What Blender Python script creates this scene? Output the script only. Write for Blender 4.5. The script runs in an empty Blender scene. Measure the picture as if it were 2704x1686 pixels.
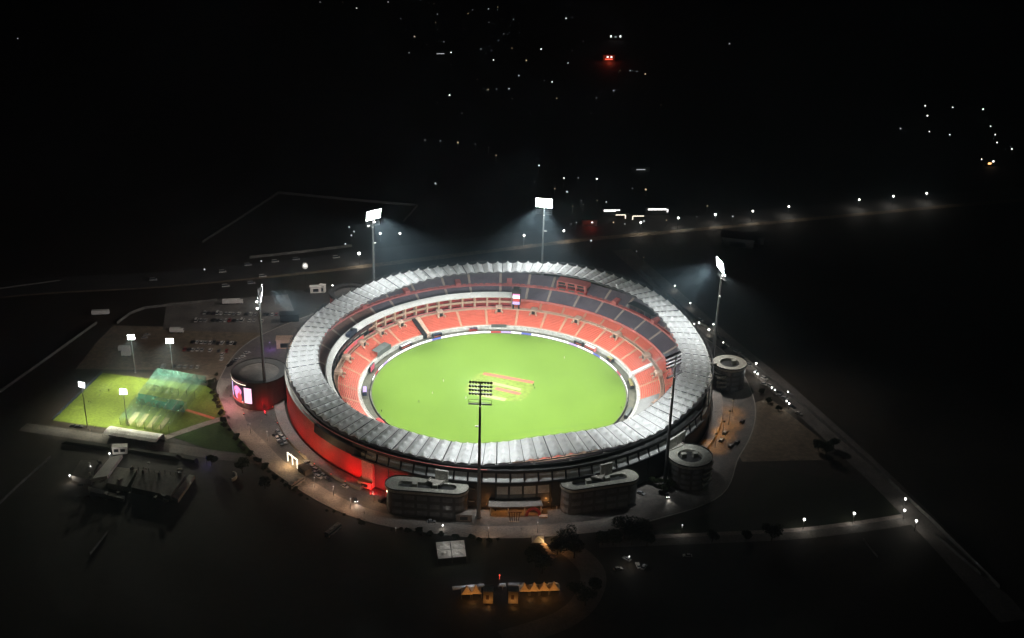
import bpy, bmesh, math, random
from mathutils import Vector, Matrix
random.seed(11)
sc = bpy.context.scene
R = math.radians
PI = math.pi

# ------------------------------------------------------------------ camera
W0, H0 = 2704.0, 1686.0                      # photograph size, only used to read positions off it
FPX = 3300.0
CAM = Vector((2.9008, -649.907, 356.151))
_th, _ro, _ya = R(25.48714), R(1.49343), R(0.318688)
_fw = Vector((math.sin(_ya)*math.cos(_th), math.cos(_ya)*math.cos(_th), -math.sin(_th)))
_rt = Vector((math.cos(_ya), -math.sin(_ya), 0))
_up = _rt.cross(_fw)
CR = _rt*math.cos(_ro) + _up*math.sin(_ro)
CU = -_rt*math.sin(_ro) + _up*math.cos(_ro)
cam_d = bpy.data.cameras.new('camera')
cam_d.sensor_width = 36.0
cam_d.lens = 36.0*FPX/W0
cam_d.clip_start = 1.0
cam_d.clip_end = 12000.0
cam = bpy.data.objects.new('camera', cam_d)
sc.collection.objects.link(cam)
m = Matrix((( CR.x, CU.x, -_fw.x, CAM.x), (CR.y, CU.y, -_fw.y, CAM.y), (CR.z, CU.z, -_fw.z, CAM.z), (0, 0, 0, 1)))
cam.matrix_world = m
sc.camera = cam

# ------------------------------------------------------------------ world, moonlight, exposure
SKY_STRENGTH = 0.0002
MOON_STRENGTH = 0.0012
world = bpy.data.worlds.new('World')
sc.world = world
world.use_nodes = True
wn = world.node_tree
sky = wn.nodes.new('ShaderNodeTexSky')
sky.sky_type = 'NISHITA'
sky.sun_disc = False
sky.sun_elevation = R(35)
sky.sun_rotation = R(200)
wn.links.new(sky.outputs[0], wn.nodes['Background'].inputs[0])
wn.nodes['Background'].inputs[1].default_value = SKY_STRENGTH
sun_d = bpy.data.lights.new('moon', 'SUN')
sun_d.energy = MOON_STRENGTH
sun_d.angle = R(0.5)
sun_d.color = (1, 0.95, 0.88)
sun = bpy.data.objects.new('moon', sun_d)
sun.rotation_euler = (R(55), 0, R(-20))
sc.collection.objects.link(sun)

vs = sc.view_settings
vs.view_transform = 'Standard'
vs.look = 'None'
vs.exposure = 0.0
vs.gamma = 1.0
vs.use_curve_mapping = False
cy = sc.cycles
cy.use_denoising = True
cy.max_bounces = 5
cy.diffuse_bounces = 2
cy.glossy_bounces = 2
cy.transmission_bounces = 3
cy.transparent_max_bounces = 8
cy.volume_bounces = 0
cy.sample_clamp_direct = 0.0
cy.filter_width = 1.35
cy.sample_clamp_indirect = 2.0
cy.caustics_reflective = False
cy.caustics_refractive = False

# light powers (W), all of them lamps that stand in the place
P_FLOOD = 800000.0
P_SPILL = 160000.0
P_PRACTICE = 110000.0
HAZE = 0.00035

# ------------------------------------------------------------------ helpers
def at(px, py, z=0.0):
    """point of the plane at height z that the photograph shows at this pixel"""
    d = CR*((px-W0/2)/FPX) - CU*((py-H0/2)/FPX) + _fw
    t = (z-CAM.z)/d.z
    return CAM + d*t

def pol(r, a, z=0.0):
    return Vector((r*math.cos(R(a)), r*math.sin(R(a)), z))

def link(o, parent=None):
    sc.collection.objects.link(o)
    if parent is not None:
        o.parent = parent
    return o

def tag(o, label=None, cat=None, group=None, kind=None):
    if label: o['label'] = label
    if cat: o['category'] = cat
    if group: o['group'] = group
    if kind: o['kind'] = kind
    return o

def thing(name, label, cat, loc=(0, 0, 0), rz=0.0, group=None):
    o = bpy.data.objects.new(name, None)
    o.empty_display_size = 0.5
    o.location = loc
    o.rotation_euler = (0, 0, rz)
    sc.collection.objects.link(o)
    return tag(o, label, cat, group)

def copy_tree(o, parent=None):
    c = o.copy()
    sc.collection.objects.link(c)
    if parent is not None:
        c.parent = parent
    for ch in list(o.children):
        copy_tree(ch, c)
    return c

class MB:
    """collects faces, builds ONE mesh object"""
    def __init__(self):
        self.v, self.f, self.m = [], [], []
        self.off = Vector((0, 0, 0))
    def face(self, pts, mi=0):
        n = len(self.v)
        self.v += [tuple(p) for p in pts]
        self.f.append(tuple(range(n, n+len(pts))))
        self.m.append(mi)
    def grid(self, rows, mi=0):
        """rows: list of equally long point lists, shared verts"""
        n = len(self.v); w = len(rows[0])
        for r in rows: self.v += [tuple(p) for p in r]
        for i in range(len(rows)-1):
            for j in range(w-1):
                a = n+i*w+j
                self.f.append((a, a+1, a+w+1, a+w)); self.m.append(mi)
    def box(self, c, s, rz=0.0, mi=0, taper=1.0):
        """box on its base centre c, size s"""
        cx, cyy, cz = c
        co, si = math.cos(rz), math.sin(rz)
        p = []
        for k, tp in ((0, 1.0), (1, taper)):
            for x, y in ((-.5, -.5), (.5, -.5), (.5, .5), (-.5, .5)):
                X, Y = x*s[0]*tp, y*s[1]*tp
                p.append((cx+X*co-Y*si, cyy+X*si+Y*co, cz+k*s[2]))
        n = len(self.v); self.v += p
        for q in ((3, 2, 1, 0), (4, 5, 6, 7), (0, 1, 5, 4), (1, 2, 6, 5), (2, 3, 7, 6), (3, 0, 4, 7)):
            self.f.append(tuple(n+i for i in q)); self.m.append(mi)
    def tube(self, p0, p1, r0, r1=None, n=8, mi=0, cap=True):
        p0, p1 = Vector(p0), Vector(p1)
        r1 = r0 if r1 is None else r1
        d = (p1-p0).normalized()
        a = d.orthogonal().normalized(); b = d.cross(a)
        s = len(self.v)
        for p, r in ((p0, r0), (p1, r1)):
            for i in range(n):
                t = 2*PI*i/n
                self.v.append(tuple(p+a*math.cos(t)*r+b*math.sin(t)*r))
        for i in range(n):
            j = (i+1) % n
            self.f.append((s+i, s+j, s+n+j, s+n+i)); self.m.append(mi)
        if cap:
            self.f.append(tuple(s+i for i in reversed(range(n)))); self.m.append(mi)
            self.f.append(tuple(s+n+i for i in range(n))); self.m.append(mi)
    def prism(self, poly, z0, z1, mi=0, mi_top=None, bottom=False):
        n = len(self.v); k = len(poly)
        self.v += [(p[0], p[1], z0) for p in poly] + [(p[0], p[1], z1) for p in poly]
        for i in range(k):
            j = (i+1) % k
            self.f.append((n+i, n+j, n+k+j, n+k+i)); self.m.append(mi)
        self.f.append(tuple(n+k+i for i in range(k))); self.m.append(mi if mi_top is None else mi_top)
        if bottom:
            self.f.append(tuple(n+i for i in reversed(range(k)))); self.m.append(mi)
    def sweep(self, prof, a0, a1, n, mi=0, closed=False, caps=False):
        """(r,z) profile carried along the arc a0..a1 (degrees)"""
        rows = []
        pr = list(prof) + ([prof[0]] if closed else [])
        for i in range(n+1):
            a = a0+(a1-a0)*i/n
            rows.append([pol(r, a, z) for r, z in pr])
        self.grid(rows, mi)
        if caps and closed:
            self.face([pol(r, a0, z) for r, z in prof], mi)
            self.face([pol(r, a1, z) for r, z in reversed(prof)], mi)
    def ball(self, c, r, nu=8, nv=6, mi=0, sz=1.0):
        rows = []
        for i in range(nv+1):
            t = PI*i/nv
            rows.append([(c[0]+r*math.sin(t)*math.cos(2*PI*j/nu), c[1]+r*math.sin(t)*math.sin(2*PI*j/nu), c[2]+r*sz*math.cos(t)) for j in range(nu+1)])
        self.grid(rows, mi)
    def mesh(self, name, mats, smooth=False):
        me = bpy.data.meshes.new(name)
        me.from_pydata(self.v, [], self.f)
        for mt in (mats if isinstance(mats, (list, tuple)) else [mats]):
            me.materials.append(mt)
        if any(self.m):
            me.polygons.foreach_set('material_index', self.m)
        if smooth:
            me.polygons.foreach_set('use_smooth', [True]*len(me.polygons))
        me.update()
        return me
    def build(self, name, mats, parent=None, smooth=False):
        o = bpy.data.objects.new(name, self.mesh(name, mats, smooth))
        return link(o, parent)

# ------------------------------------------------------------------ materials
def mat(name, col, rough=0.8, var=0.25, scale=0.5, bump=0.0, metal=0.0, spec=0.3, emit=None, estr=0.0, trans=0.0, detail=4.0, scale2=None, col2=None):
    mt = bpy.data.materials.new(name)
    mt.use_nodes = True
    nt = mt.node_tree
    b = nt.nodes['Principled BSDF']
    b.inputs['Roughness'].default_value = rough
    b.inputs['Metallic'].default_value = metal
    b.inputs['Specular IOR Level'].default_value = spec
    tc = nt.nodes.new('ShaderNodeTexCoord')
    no = nt.nodes.new('ShaderNodeTexNoise')
    no.inputs['Scale'].default_value = scale
    no.inputs['Detail'].default_value = detail
    no.inputs['Roughness'].default_value = 0.65
    nt.links.new(tc.outputs['Object'], no.inputs['Vector'])
    rp = nt.nodes.new('ShaderNodeValToRGB')
    lo = [max(0, c*(1-var)) for c in col]; hi = [min(1, c*(1+var)) for c in (col2 or col)]
    rp.color_ramp.elements[0].position = 0.3; rp.color_ramp.elements[1].position = 0.7
    rp.color_ramp.elements[0].color = (*lo, 1); rp.color_ramp.elements[1].color = (*hi, 1)
    nt.links.new(no.outputs['Fac'], rp.inputs['Fac'])
    out_col = rp.outputs['Color']
    if scale2:
        n2 = nt.nodes.new('ShaderNodeTexNoise'); n2.inputs['Scale'].default_value = scale2; n2.inputs['Detail'].default_value = 3
        nt.links.new(tc.outputs['Object'], n2.inputs['Vector'])
        mr = nt.nodes.new('ShaderNodeMapRange'); mr.inputs[1].default_value = .3; mr.inputs[2].default_value = .7; mr.inputs[3].default_value = .7; mr.inputs[4].default_value = 1.25
        nt.links.new(n2.outputs['Fac'], mr.inputs[0])
        mx = nt.nodes.new('ShaderNodeVectorMath'); mx.operation = 'SCALE'
        nt.links.new(out_col, mx.inputs[0]); nt.links.new(mr.outputs[0], mx.inputs['Scale'])
        out_col = mx.outputs[0]
    nt.links.new(out_col, b.inputs['Base Color'])
    if bump:
        bp = nt.nodes.new('ShaderNodeBump'); bp.inputs['Strength'].default_value = bump; bp.inputs['Distance'].default_value = 0.3
        nt.links.new(no.outputs['Fac'], bp.inputs['Height']); nt.links.new(bp.outputs[0], b.inputs['Normal'])
    if emit:
        b.inputs['Emission Color'].default_value = (*emit, 1)
        b.inputs['Emission Strength'].default_value = estr
    if trans:
        tr = nt.nodes.new('ShaderNodeBsdfTranslucent'); ms = nt.nodes.new('ShaderNodeMixShader')
        nt.links.new(out_col, tr.inputs['Color'])
        ms.inputs[0].default_value = trans
        nt.links.new(b.outputs[0], ms.inputs[1]); nt.links.new(tr.outputs[0], ms.inputs[2])
        nt.links.new(ms.outputs[0], nt.nodes['Material Output'].inputs['Surface'])
    return mt

def glow(name, col, s, sampled=False):
    mt = mat(name, (0.02, 0.02, 0.02), emit=col, estr=s)
    mt.cycles.emission_sampling = 'AUTO' if sampled else 'NONE'
    return mt

def net_mat(name, col, dens):
    mt = bpy.data.materials.new(name); mt.use_nodes = True
    nt = mt.node_tree; nt.nodes.remove(nt.nodes['Principled BSDF'])
    d = nt.nodes.new('ShaderNodeBsdfDiffuse'); d.inputs[0].default_value = (*col, 1)
    t = nt.nodes.new('ShaderNodeBsdfTransparent'); ms = nt.nodes.new('ShaderNodeMixShader')
    tc = nt.nodes.new('ShaderNodeTexCoord'); no = nt.nodes.new('ShaderNodeTexNoise'); no.inputs['Scale'].default_value = .12
    nt.links.new(tc.outputs['Object'], no.inputs['Vector'])
    mr = nt.nodes.new('ShaderNodeMapRange'); mr.inputs[1].default_value = .3; mr.inputs[2].default_value = .7
    mr.inputs[3].default_value = dens*.6; mr.inputs[4].default_value = dens*1.4
    nt.links.new(no.outputs['Fac'], mr.inputs[0]); nt.links.new(mr.outputs[0], ms.inputs[0])
    nt.links.new(t.outputs[0], ms.inputs[1]); nt.links.new(d.outputs[0], ms.inputs[2])
    nt.links.new(ms.outputs[0], nt.nodes['Material Output'].inputs['Surface'])
    return mt

M = dict(
    earth=mat('earth', (0.030, 0.023, 0.016), var=.5, scale=.02, scale2=.25, bump=.3),
    scrub=mat('scrub', (0.018, 0.021, 0.010), var=.5, scale=.05, scale2=.6, bump=.5),
    dirt_lot=mat('dirt_lot', (0.19, 0.15, 0.105), var=.3, scale=.05, scale2=.4, bump=.3),
    asphalt=mat('asphalt', (0.06, 0.058, 0.056), var=.25, scale=.1, scale2=1.5),
    paving=mat('paving', (0.15, 0.138, 0.125), var=.35, scale=.08, scale2=.8),
    pale_paving=mat('pale_paving', (0.30, 0.27, 0.245), var=.15, scale=.2, scale2=1.0),
    kerb=mat('kerb', (0.35, 0.34, 0.32), var=.15, scale=1),
    grass=mat('outfield_grass', (0.130, 0.220, 0.030), col2=(0.134, 0.223, 0.031), var=.018, scale=.05, bump=.0, rough=.95, spec=.1),
    lawn=mat('lawn', (0.145, 0.20, 0.034), var=.28, scale=.05, scale2=.7, rough=.95, spec=.1),
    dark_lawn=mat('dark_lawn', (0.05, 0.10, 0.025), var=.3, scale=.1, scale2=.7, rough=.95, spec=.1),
    worn_grass=mat('worn_grass', (0.175, 0.240, 0.040), var=.06, scale=.12, scale2=.5, rough=.95, spec=.1),
    pitch_red=mat('red_soil', (0.38, 0.105, 0.06), var=.14, scale=.4, scale2=1.2),
    pitch_pale=mat('pale_soil', (0.30, 0.28, 0.11), var=.12, scale=.3, scale2=1.2),
    seat_orange=mat('orange_seat', (0.78, 0.180, 0.115), var=.10, scale=.25, scale2=2.5, rough=.5),
    seat_dark=mat('dark_seat', (0.175, 0.150, 0.178), var=.22, scale=.18, scale2=2.0, rough=.55),
    seat_brown=mat('brown_seat', (0.26, 0.15, 0.115), var=.25, scale=.18, scale2=2.0, rough=.55),
    step_orange=mat('lower_step', (0.74, 0.42, 0.32), var=.12, scale=.5),
    step_grey=mat('upper_step', (0.24, 0.22, 0.225), var=.15, scale=.5),
    aisle=mat('aisle_concrete', (0.70, 0.42, 0.28), var=.1, scale=1),
    aisle_pale=mat('pale_aisle', (0.58, 0.50, 0.43), var=.1, scale=1),
    concrete=mat('concrete', (0.46, 0.44, 0.39), var=.14, scale=.3, scale2=1.5),
    beige=mat('beige_concrete', (0.62, 0.44, 0.33), var=.12, scale=.5),
    white=mat('white_paint', (0.80, 0.79, 0.76), var=.07, scale=.3, rough=.6),
    pink=mat('pink_parapet', (0.68, 0.21, 0.195), var=.2, scale=.25, rough=.6),
    red=mat('red_panel', (0.52, 0.06, 0.05), var=.3, scale=.3, rough=.6),
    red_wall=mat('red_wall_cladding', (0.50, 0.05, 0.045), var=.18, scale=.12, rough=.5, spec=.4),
    suite_red=mat('suite_red', (0.50, 0.06, 0.05), var=.3, scale=.3, rough=.6),
    dark=mat('dark_cladding', (0.035, 0.036, 0.036), var=.3, scale=.3, rough=.6),
    facade=mat('facade_cladding', (0.075, 0.075, 0.072), var=.2, scale=.15, rough=.55),
    black=mat('black_steel', (0.012, 0.012, 0.013), var=.3, scale=1, rough=.5),
    steel=mat('galvanised_steel', (0.22, 0.225, 0.23), var=.12, scale=1, rough=.5, metal=.4),
    dark_steel=mat('dark_steel', (0.07, 0.07, 0.072), var=.2, scale=1, rough=.5, metal=.3),
    membrane=mat('roof_membrane', (0.72, 0.74, 0.735), var=.07, scale=.08, rough=.9, spec=.1, trans=.2),
    lobe_roof=mat('lobe_roof', (0.42, 0.42, 0.365), var=.18, scale=.2, scale2=1.0),
    lobe_wall=mat('lobe_wall', (0.085, 0.082, 0.078), var=.2, scale=.2, rough=.5),
    glass=mat('window_glass', (0.20, 0.21, 0.215), var=.35, scale=.3, rough=.2, spec=.6),
    pane=mat('spandrel_glass', (0.72, 0.75, 0.73), var=.25, scale=.2, rough=.35, spec=.5),
    dark_glass=mat('dark_glass', (0.02, 0.024, 0.03), var=.3, scale=.3, rough=.15, spec=.6),
    cover=mat('seat_cover', (0.36, 0.36, 0.35), var=.08, scale=.15, rough=.8),
    screen_cloth=mat('sight_screen_cloth', (0.13, 0.145, 0.13), var=.2, scale=.2),
    navy=mat('navy_canvas', (0.03, 0.04, 0.07), var=.3, scale=.5),
    track=mat('boundary_track', (0.17, 0.165, 0.12), var=.3, scale=.25, scale2=1.2),
    bark=mat('bark', (0.06, 0.045, 0.03), var=.3, scale=2),
    leaf=mat('leaf', (0.03, 0.042, 0.018), var=.4, scale=.8, trans=.25),
    site_wall=mat('weathered_wall', (0.13, 0.125, 0.115), var=.35, scale=.15, scale2=.6),
    pale_wall=mat('pale_painted_wall', (0.66, 0.66, 0.60), var=.12, scale=.3, scale2=1.2),
    tyre=mat('tyre', (0.02, 0.02, 0.02), var=.2),
    skin=mat('skin', (0.35, 0.2, 0.13), var=.1),
    cloth_dark=mat('dark_clothing', (0.03, 0.03, 0.04), var=.3, scale=3),
    cloth_white=mat('white_clothing', (0.7, 0.7, 0.68), var=.1, scale=3),
    mat_green=mat('practice_mat', (0.42, 0.40, 0.22), var=.15, scale=.3),
    orange_mat=mat('orange_mat', (0.55, 0.13, 0.05), var=.15, scale=1),
    lit_panel=mat('fabric_wall_panel', (0.55, 0.42, 0.28), var=.15, scale=.5),
    wood=mat('wood', (0.12, 0.06, 0.035), var=.3, scale=2),
    net=net_mat('teal_net', (0.18, 0.42, 0.34), .24),
    net_dense=net_mat('dense_teal_net', (0.07, 0.38, 0.35), .30),
    net_thin=net_mat('thin_net', (0.22, 0.42, 0.34), .09),
    net_screen=net_mat('screen_net', (0.07, 0.40, 0.36), .55),
    net_pale=net_mat('pale_net', (0.50, 0.55, 0.42), .34),
    e_lamp=glow('lamp_lens', (1.0, 1.0, 0.98), 120.0),
    e_lamp_dim=glow('rear_lamp', (1.0, 0.98, 0.95), 14.0),
    e_street=glow('street_globe', (1.0, 0.97, 0.90), 9.0),
    e_far=glow('far_globe', (1.0, 0.98, 0.95), 3.2),
    e_far_dim=glow('dim_far_globe', (0.9, 0.95, 1.0), 0.9),
    e_far_warm=glow('warm_far_globe', (1.0, 0.75, 0.45), 1.1),
    e_warm=glow('warm_globe', (1.0, 0.45, 0.15), 5.0),
    e_red=glow('red_glow', (1.0, 0.10, 0.05), 2.0),
    e_white=glow('white_led', (1.0, 1.0, 1.0), 2.6),
    e_blue=glow('blue_led', (0.25, 0.32, 1.0), 1.0),
    e_pink=glow('pink_led', (1.0, 0.16, 0.24), 1.0),
    e_redled=glow('red_led', (1.0, 0.12, 0.10), 1.0),
    e_dark=glow('dark_led', (0.02, 0.02, 0.06), 1.0),
    e_lilac=glow('lilac_led', (0.72, 0.55, 1.0), 1.5),
    e_skin=glow('portrait_led', (1.0, 0.25, 0.50), 2.2),
    e_screen_white=glow('screen_white_led', (1.0, 0.55, 0.72), 2.0),
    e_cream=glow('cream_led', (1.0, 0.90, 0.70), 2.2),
)

# ================================================================== SETTING
def sheet(name, pts, z, mt, label=None, thick=None):
    """flat sheet (or slab) of the ground through the given points"""
    mb = MB()
    if thick:
        mb.prism(pts, z-thick, z)
    else:
        mb.face([(p[0], p[1], z) for p in pts])
    o = mb.build(name, mt)
    tag(o, label, None, None, 'structure')
    return o

def pxs(*pts):
    return [at(x, y) for x, y in pts]

def ribbon(name, pts, w, z, mt, thick=None):
    """road or path of width w along a polyline"""
    mb = MB()
    L, Rr = [], []
    for i, p in enumerate(pts):
        d = (pts[min(i+1, len(pts)-1)]-pts[max(i-1, 0)]); d.z = 0; d.normalize()
        n = Vector((-d.y, d.x, 0))
        L.append(p+n*w/2); Rr.append(p-n*w/2)
    mb.grid([[(p.x, p.y, z) for p in L], [(p.x, p.y, z) for p in Rr]])
    if thick:
        for s in (L, Rr):
            mb.grid([[(p.x, p.y, z) for p in s], [(p.x, p.y, z-thick) for p in s]])
    o = mb.build(name, mt)
    return tag(o, None, None, None, 'structure')

def smooth(pts, n=6):
    out = []
    for i in range(len(pts)-1):
        p0, p1, p2, p3 = pts[max(i-1, 0)], pts[i], pts[i+1], pts[min(i+2, len(pts)-1)]
        for k in range(n):
            t = k/n
            out.append(.5*((2*p1)+(p2-p0)*t+(2*p0-5*p1+4*p2-p3)*t*t+(3*p1-p0-3*p2+p3)*t**3))
    out.append(pts[-1])
    return out

G_HALF = 3000.0
mb = MB()
ng = 60
rows = []
for i in range(ng+1):
    row = []
    for j in range(ng+1):
        x = -G_HALF+2*G_HALF*j/ng; y = -G_HALF+2*G_HALF*i/ng
        d = math.hypot(x, y)
        z = -0.05 - (0 if d < 420 else min(1.0, (d-420)/400)*(1.2+1.2*math.sin(x*.0041)*math.cos(y*.0033)))
        row.append((x, y, z))
    rows.append(row)
mb.grid(rows)
tag(mb.build('ground', M['earth']), None, None, None, 'structure')

# ring road paving round the stadium
mb = MB()
rows = []
rad_out = {}
def ring_out(a):
    t = (a+360) % 360
    tab = [(0, 150), (20, 152), (60, 150), (100, 150), (140, 158), (165, 168), (180, 166), (193, 158), (212, 151), (224, 149.5), (245, 151.5), (258, 149.5), (280, 149), (299, 152.5), (316, 158), (333, 148), (360, 150)]
    for (a0, r0), (a1, r1) in zip(tab, tab[1:]):
        if a0 <= t <= a1:
            u = (t-a0)/(a1-a0); u = u*u*(3-2*u)
            return r0+(r1-r0)*u
for i in range(145):
    a = i*2.5
    rows.append([pol(125.5, a, 0.02), pol(140, a, 0.02), pol(ring_out(a), a, 0.02)])
mb.grid(rows)
tag(mb.build('ring_road', M['paving']), None, None, None, 'structure')
mb = MB()
for i in range(144):
    a, b = i*2.5, i*2.5+2.5
    ra, rb = ring_out(a), ring_out(b)
    mb.grid([[pol(ra, a, .0), pol(ra, a, .15), pol(ra+.6, a, .15), pol(ra+.6, a, 0)], [pol(rb, b, .0), pol(rb, b, .15), pol(rb+.6, b, .15), pol(rb+.6, b, 0)]])
tag(mb.build('ring_road_kerb', M['kerb']), None, None, None, 'structure')
# inner walk: paler strip next to the ring road's outer kerb on the left, and dark asphalt lane
mb = MB()
rows = []
for i in range(60):
    a = 178+i*2.0
    rows.append([pol(ring_out(a)-9.5, a, .03), pol(ring_out(a)-.2, a, .03)])
mb.grid(rows)
tag(mb.build('footway', M['pale_paving']), None, None, None, 'structure')

# raised podium walk against the outer wall
podium = thing('podium', 'pale raised walkway curving along the foot of the stadium wall', 'walkway')
for a0, a1 in ((-176, -122), (-36, 8), (20, 72), (84, 128)):
    n = max(2, int((a1-a0)/6))
    for k in range(n):
        b0, b1 = a0+(a1-a0)*k/n, a0+(a1-a0)*(k+1)/n
        mb = MB()
        mb.sweep([(125.3, 0), (125.3, 2.0), (131.2, 2.0), (131.2, 0)], b0, b1-.05, 3, closed=True, caps=True)
        mb.build('deck_slab', M['pale_paving'], podium)

# car parks, lanes and tracks
sheet('car_park', pxs((440, 800), (560, 792), (760, 778), (780, 830), (700, 880), (430, 872)), .02, M['paving'])
sheet('dirt_car_park', pxs((300, 860), (700, 870), (700, 940), (620, 960), (575, 1005), (540, 1004), (415, 978), (200, 975), (180, 1000), (255, 905)), .012, M['dirt_lot'])
ribbon('rear_road', smooth([at(-120, 775), at(150, 752), at(430, 737), at(760, 705), at(1060, 668), at(1300, 640), at(1560, 610), at(1850, 585), at(2100, 562), at(2450, 530), at(2800, 500)]), 26, .01, M['asphalt'])
ribbon('rear_verge', smooth([at(-120, 790), at(150, 768), at(430, 752), at(760, 722), at(1060, 690), at(1300, 660), at(1560, 630), at(1850, 603), at(2100, 580), at(2450, 548), at(2800, 518)]), 10, .006, M['dirt_lot'])
ribbon('side_road', smooth([at(1640, 660), at(1760, 765), at(1900, 890), at(2040, 1005), at(2180, 1130), at(2320, 1260), at(2480, 1420), at(2680, 1640)]), 15, .01, M['paving'])
ribbon('cross_road', smooth([at(1580, 1432), at(1700, 1428), at(1900, 1420), at(2100, 1410), at(2280, 1390), at(2400, 1372)]), 9, .012, M['paving'])
ribbon('cross_footway', smooth([at(1700, 1419), at(1900, 1410), at(2100, 1400), at(2280, 1379), at(2385, 1362)]), 3, .03, M['pale_paving'], .1)
ribbon('practice_lane', smooth([at(60, 1128), at(180, 1145), at(310, 1165), at(430, 1180), at(560, 1200), at(690, 1216)]), 8.5, .012, M['paving'])
ribbon('practice_path', [at(604, 1100), at(520, 1127), at(436, 1156)], 4.5, .03, M['pale_paving'], .08)
ribbon('gate_lane', smooth([at(1460, 1415), at(1560, 1500), at(1550, 1580), at(1480, 1640), at(1330, 1690)]), 12, .011, M['paving'])
sheet('entrance_lawn', pxs((950, 1392), (1130, 1424), (1420, 1430), (1400, 1520), (1100, 1530), (900, 1470)), .008, M['scrub'])
sheet('forecourt', pxs((1900, 1100), (2030, 1050), (2180, 1170), (2180, 1215), (1960, 1220)), .006, M['dirt_lot'])
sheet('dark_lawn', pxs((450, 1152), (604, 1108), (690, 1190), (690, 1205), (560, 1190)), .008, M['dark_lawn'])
sheet('practice_ground', pxs((271, 985), (139, 1111), (215, 1121), (290, 1131), (450, 1149), (603, 1101), (577, 1045), (548, 1020), (404, 1002)), .02, M['lawn'])
sheet('side_scrub', pxs((2010, 1230), (2330, 1290), (2400, 1360), (2100, 1395), (1700, 1410), (1950, 1330)), .005, M['scrub'])
sheet('rear_field', pxs((540, 640), (735, 510), (1100, 548), (1060, 585), (980, 640), (660, 680)), .004, M['earth'])

# ---------------------------------------------------------------- playing field
RF = 75.0
mb = MB()
rows = [[(0, 0, .0)]*97]
for r in (20, 45, 65, RF):
    rows.append([pol(r, i*3.75, .03) for i in range(97)])
rows[0] = [Vector((0, 0, .03))]*97
mb.grid(rows)
tag(mb.build('outfield', M['grass']), None, None, None, 'structure')
mb = MB()
mb.sweep([(RF, .025), (81.2, .025)], 0, 360, 96)
tag(mb.build('boundary_track', M['track']), None, None, None, 'structure')
# the square: worn grass with soil strips running the same way
c0, c1 = at(1268, 985), at(1412, 1012)
ax = (c1-c0); ax.z = 0; ax.normalize(); ay = Vector((ax.y, -ax.x, 0))
def strip(name, pa, pb, w, z, mt):
    d = (pb-pa); d.z = 0; d.normalize(); n = Vector((d.y, -d.x, 0))*w/2
    q = [pa-n, pb-n, pb+n, pa+n]
    return sheet(name, [(p.x, p.y) for p in q], z, mt)
mb = MB()
pts = []
o_c = at(1318, 1022)
for i in range(40):
    t = 2*PI*i/40
    e = 1+.03*math.sin(3*t+1)
    sx = math.copysign(abs(math.cos(t))**.55, math.cos(t))*19*e; sy = math.copysign(abs(math.sin(t))**.55, math.sin(t))*15.5*e
    p = o_c+ax*sx+ay*sy
    pts.append((p.x, p.y))
mb.face([(x, y, .04) for x, y in pts])
tag(mb.build('cricket_square', M['worn_grass']), None, None, None, 'structure')
strip('red_soil_pitch', at(1276, 987), at(1409, 1011), 3.3, .05, M['pitch_red'])
strip('red_soil_pitch', at(1308, 1026), at(1374, 1041), 3.2, .05, M['pitch_red'])
strip('pale_soil_pitch', at(1292, 1010), at(1376, 1030), 3.0, .05, M['pitch_pale'])
strip('pale_soil_pitch', at(1262, 1041), at(1335, 1057), 3.6, .05, M['pitch_pale'])

# ================================================================== STADIUM
stadium = thing('cricket_stadium', 'large round floodlit cricket stadium with pleated white ring roof and orange seats', 'stadium')

RO, RI = 122.5, 104.5
ZO = [25.5, 26.5, 28.6, 31, 32.5, 32.5, 32.8, 32.3, 31, 29.6, 28.8, 28.6, 28.6, 28.2, 27.2, 26.4, 26, 25.6, 25.5, 25.5, 25.4, 25, 24, 23.6, 24.3, 24.4, 24.1, 25, 27.5, 28.1, 26.8, 26, 26.8, 27.5, 26.5, 25.5]
ZI = [27.5, 28.5, 31, 33, 34, 33.6, 33.7, 33.2, 31.8, 30.6, 30.3, 29.8, 28.7, 27.4, 26.5, 26, 26.2, 26.6, 27, 27.2, 27, 26.6, 25.6, 25.6, 26.2, 25.8, 25.4, 27, 29.5, 29.8, 28.5, 27.8, 28.1, 28.8, 28.5, 27.8]
def tabz(tab, a):
    t = (a % 360)/10.0
    i = int(t); f = t-i
    p0, p1, p2, p3 = tab[(i-1) % 36], tab[i % 36], tab[(i+1) % 36], tab[(i+2) % 36]
    return .5*((2*p1)+(p2-p0)*f+(2*p0-5*p1+4*p2-p3)*f*f+(3*p1-p0-3*p2+p3)*f**3)
def roofz(r, a):
    t = (r-RI)/(RO-RI)
    return tabz(ZI, a)*(1-t)+tabz(ZO, a)*t

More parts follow.
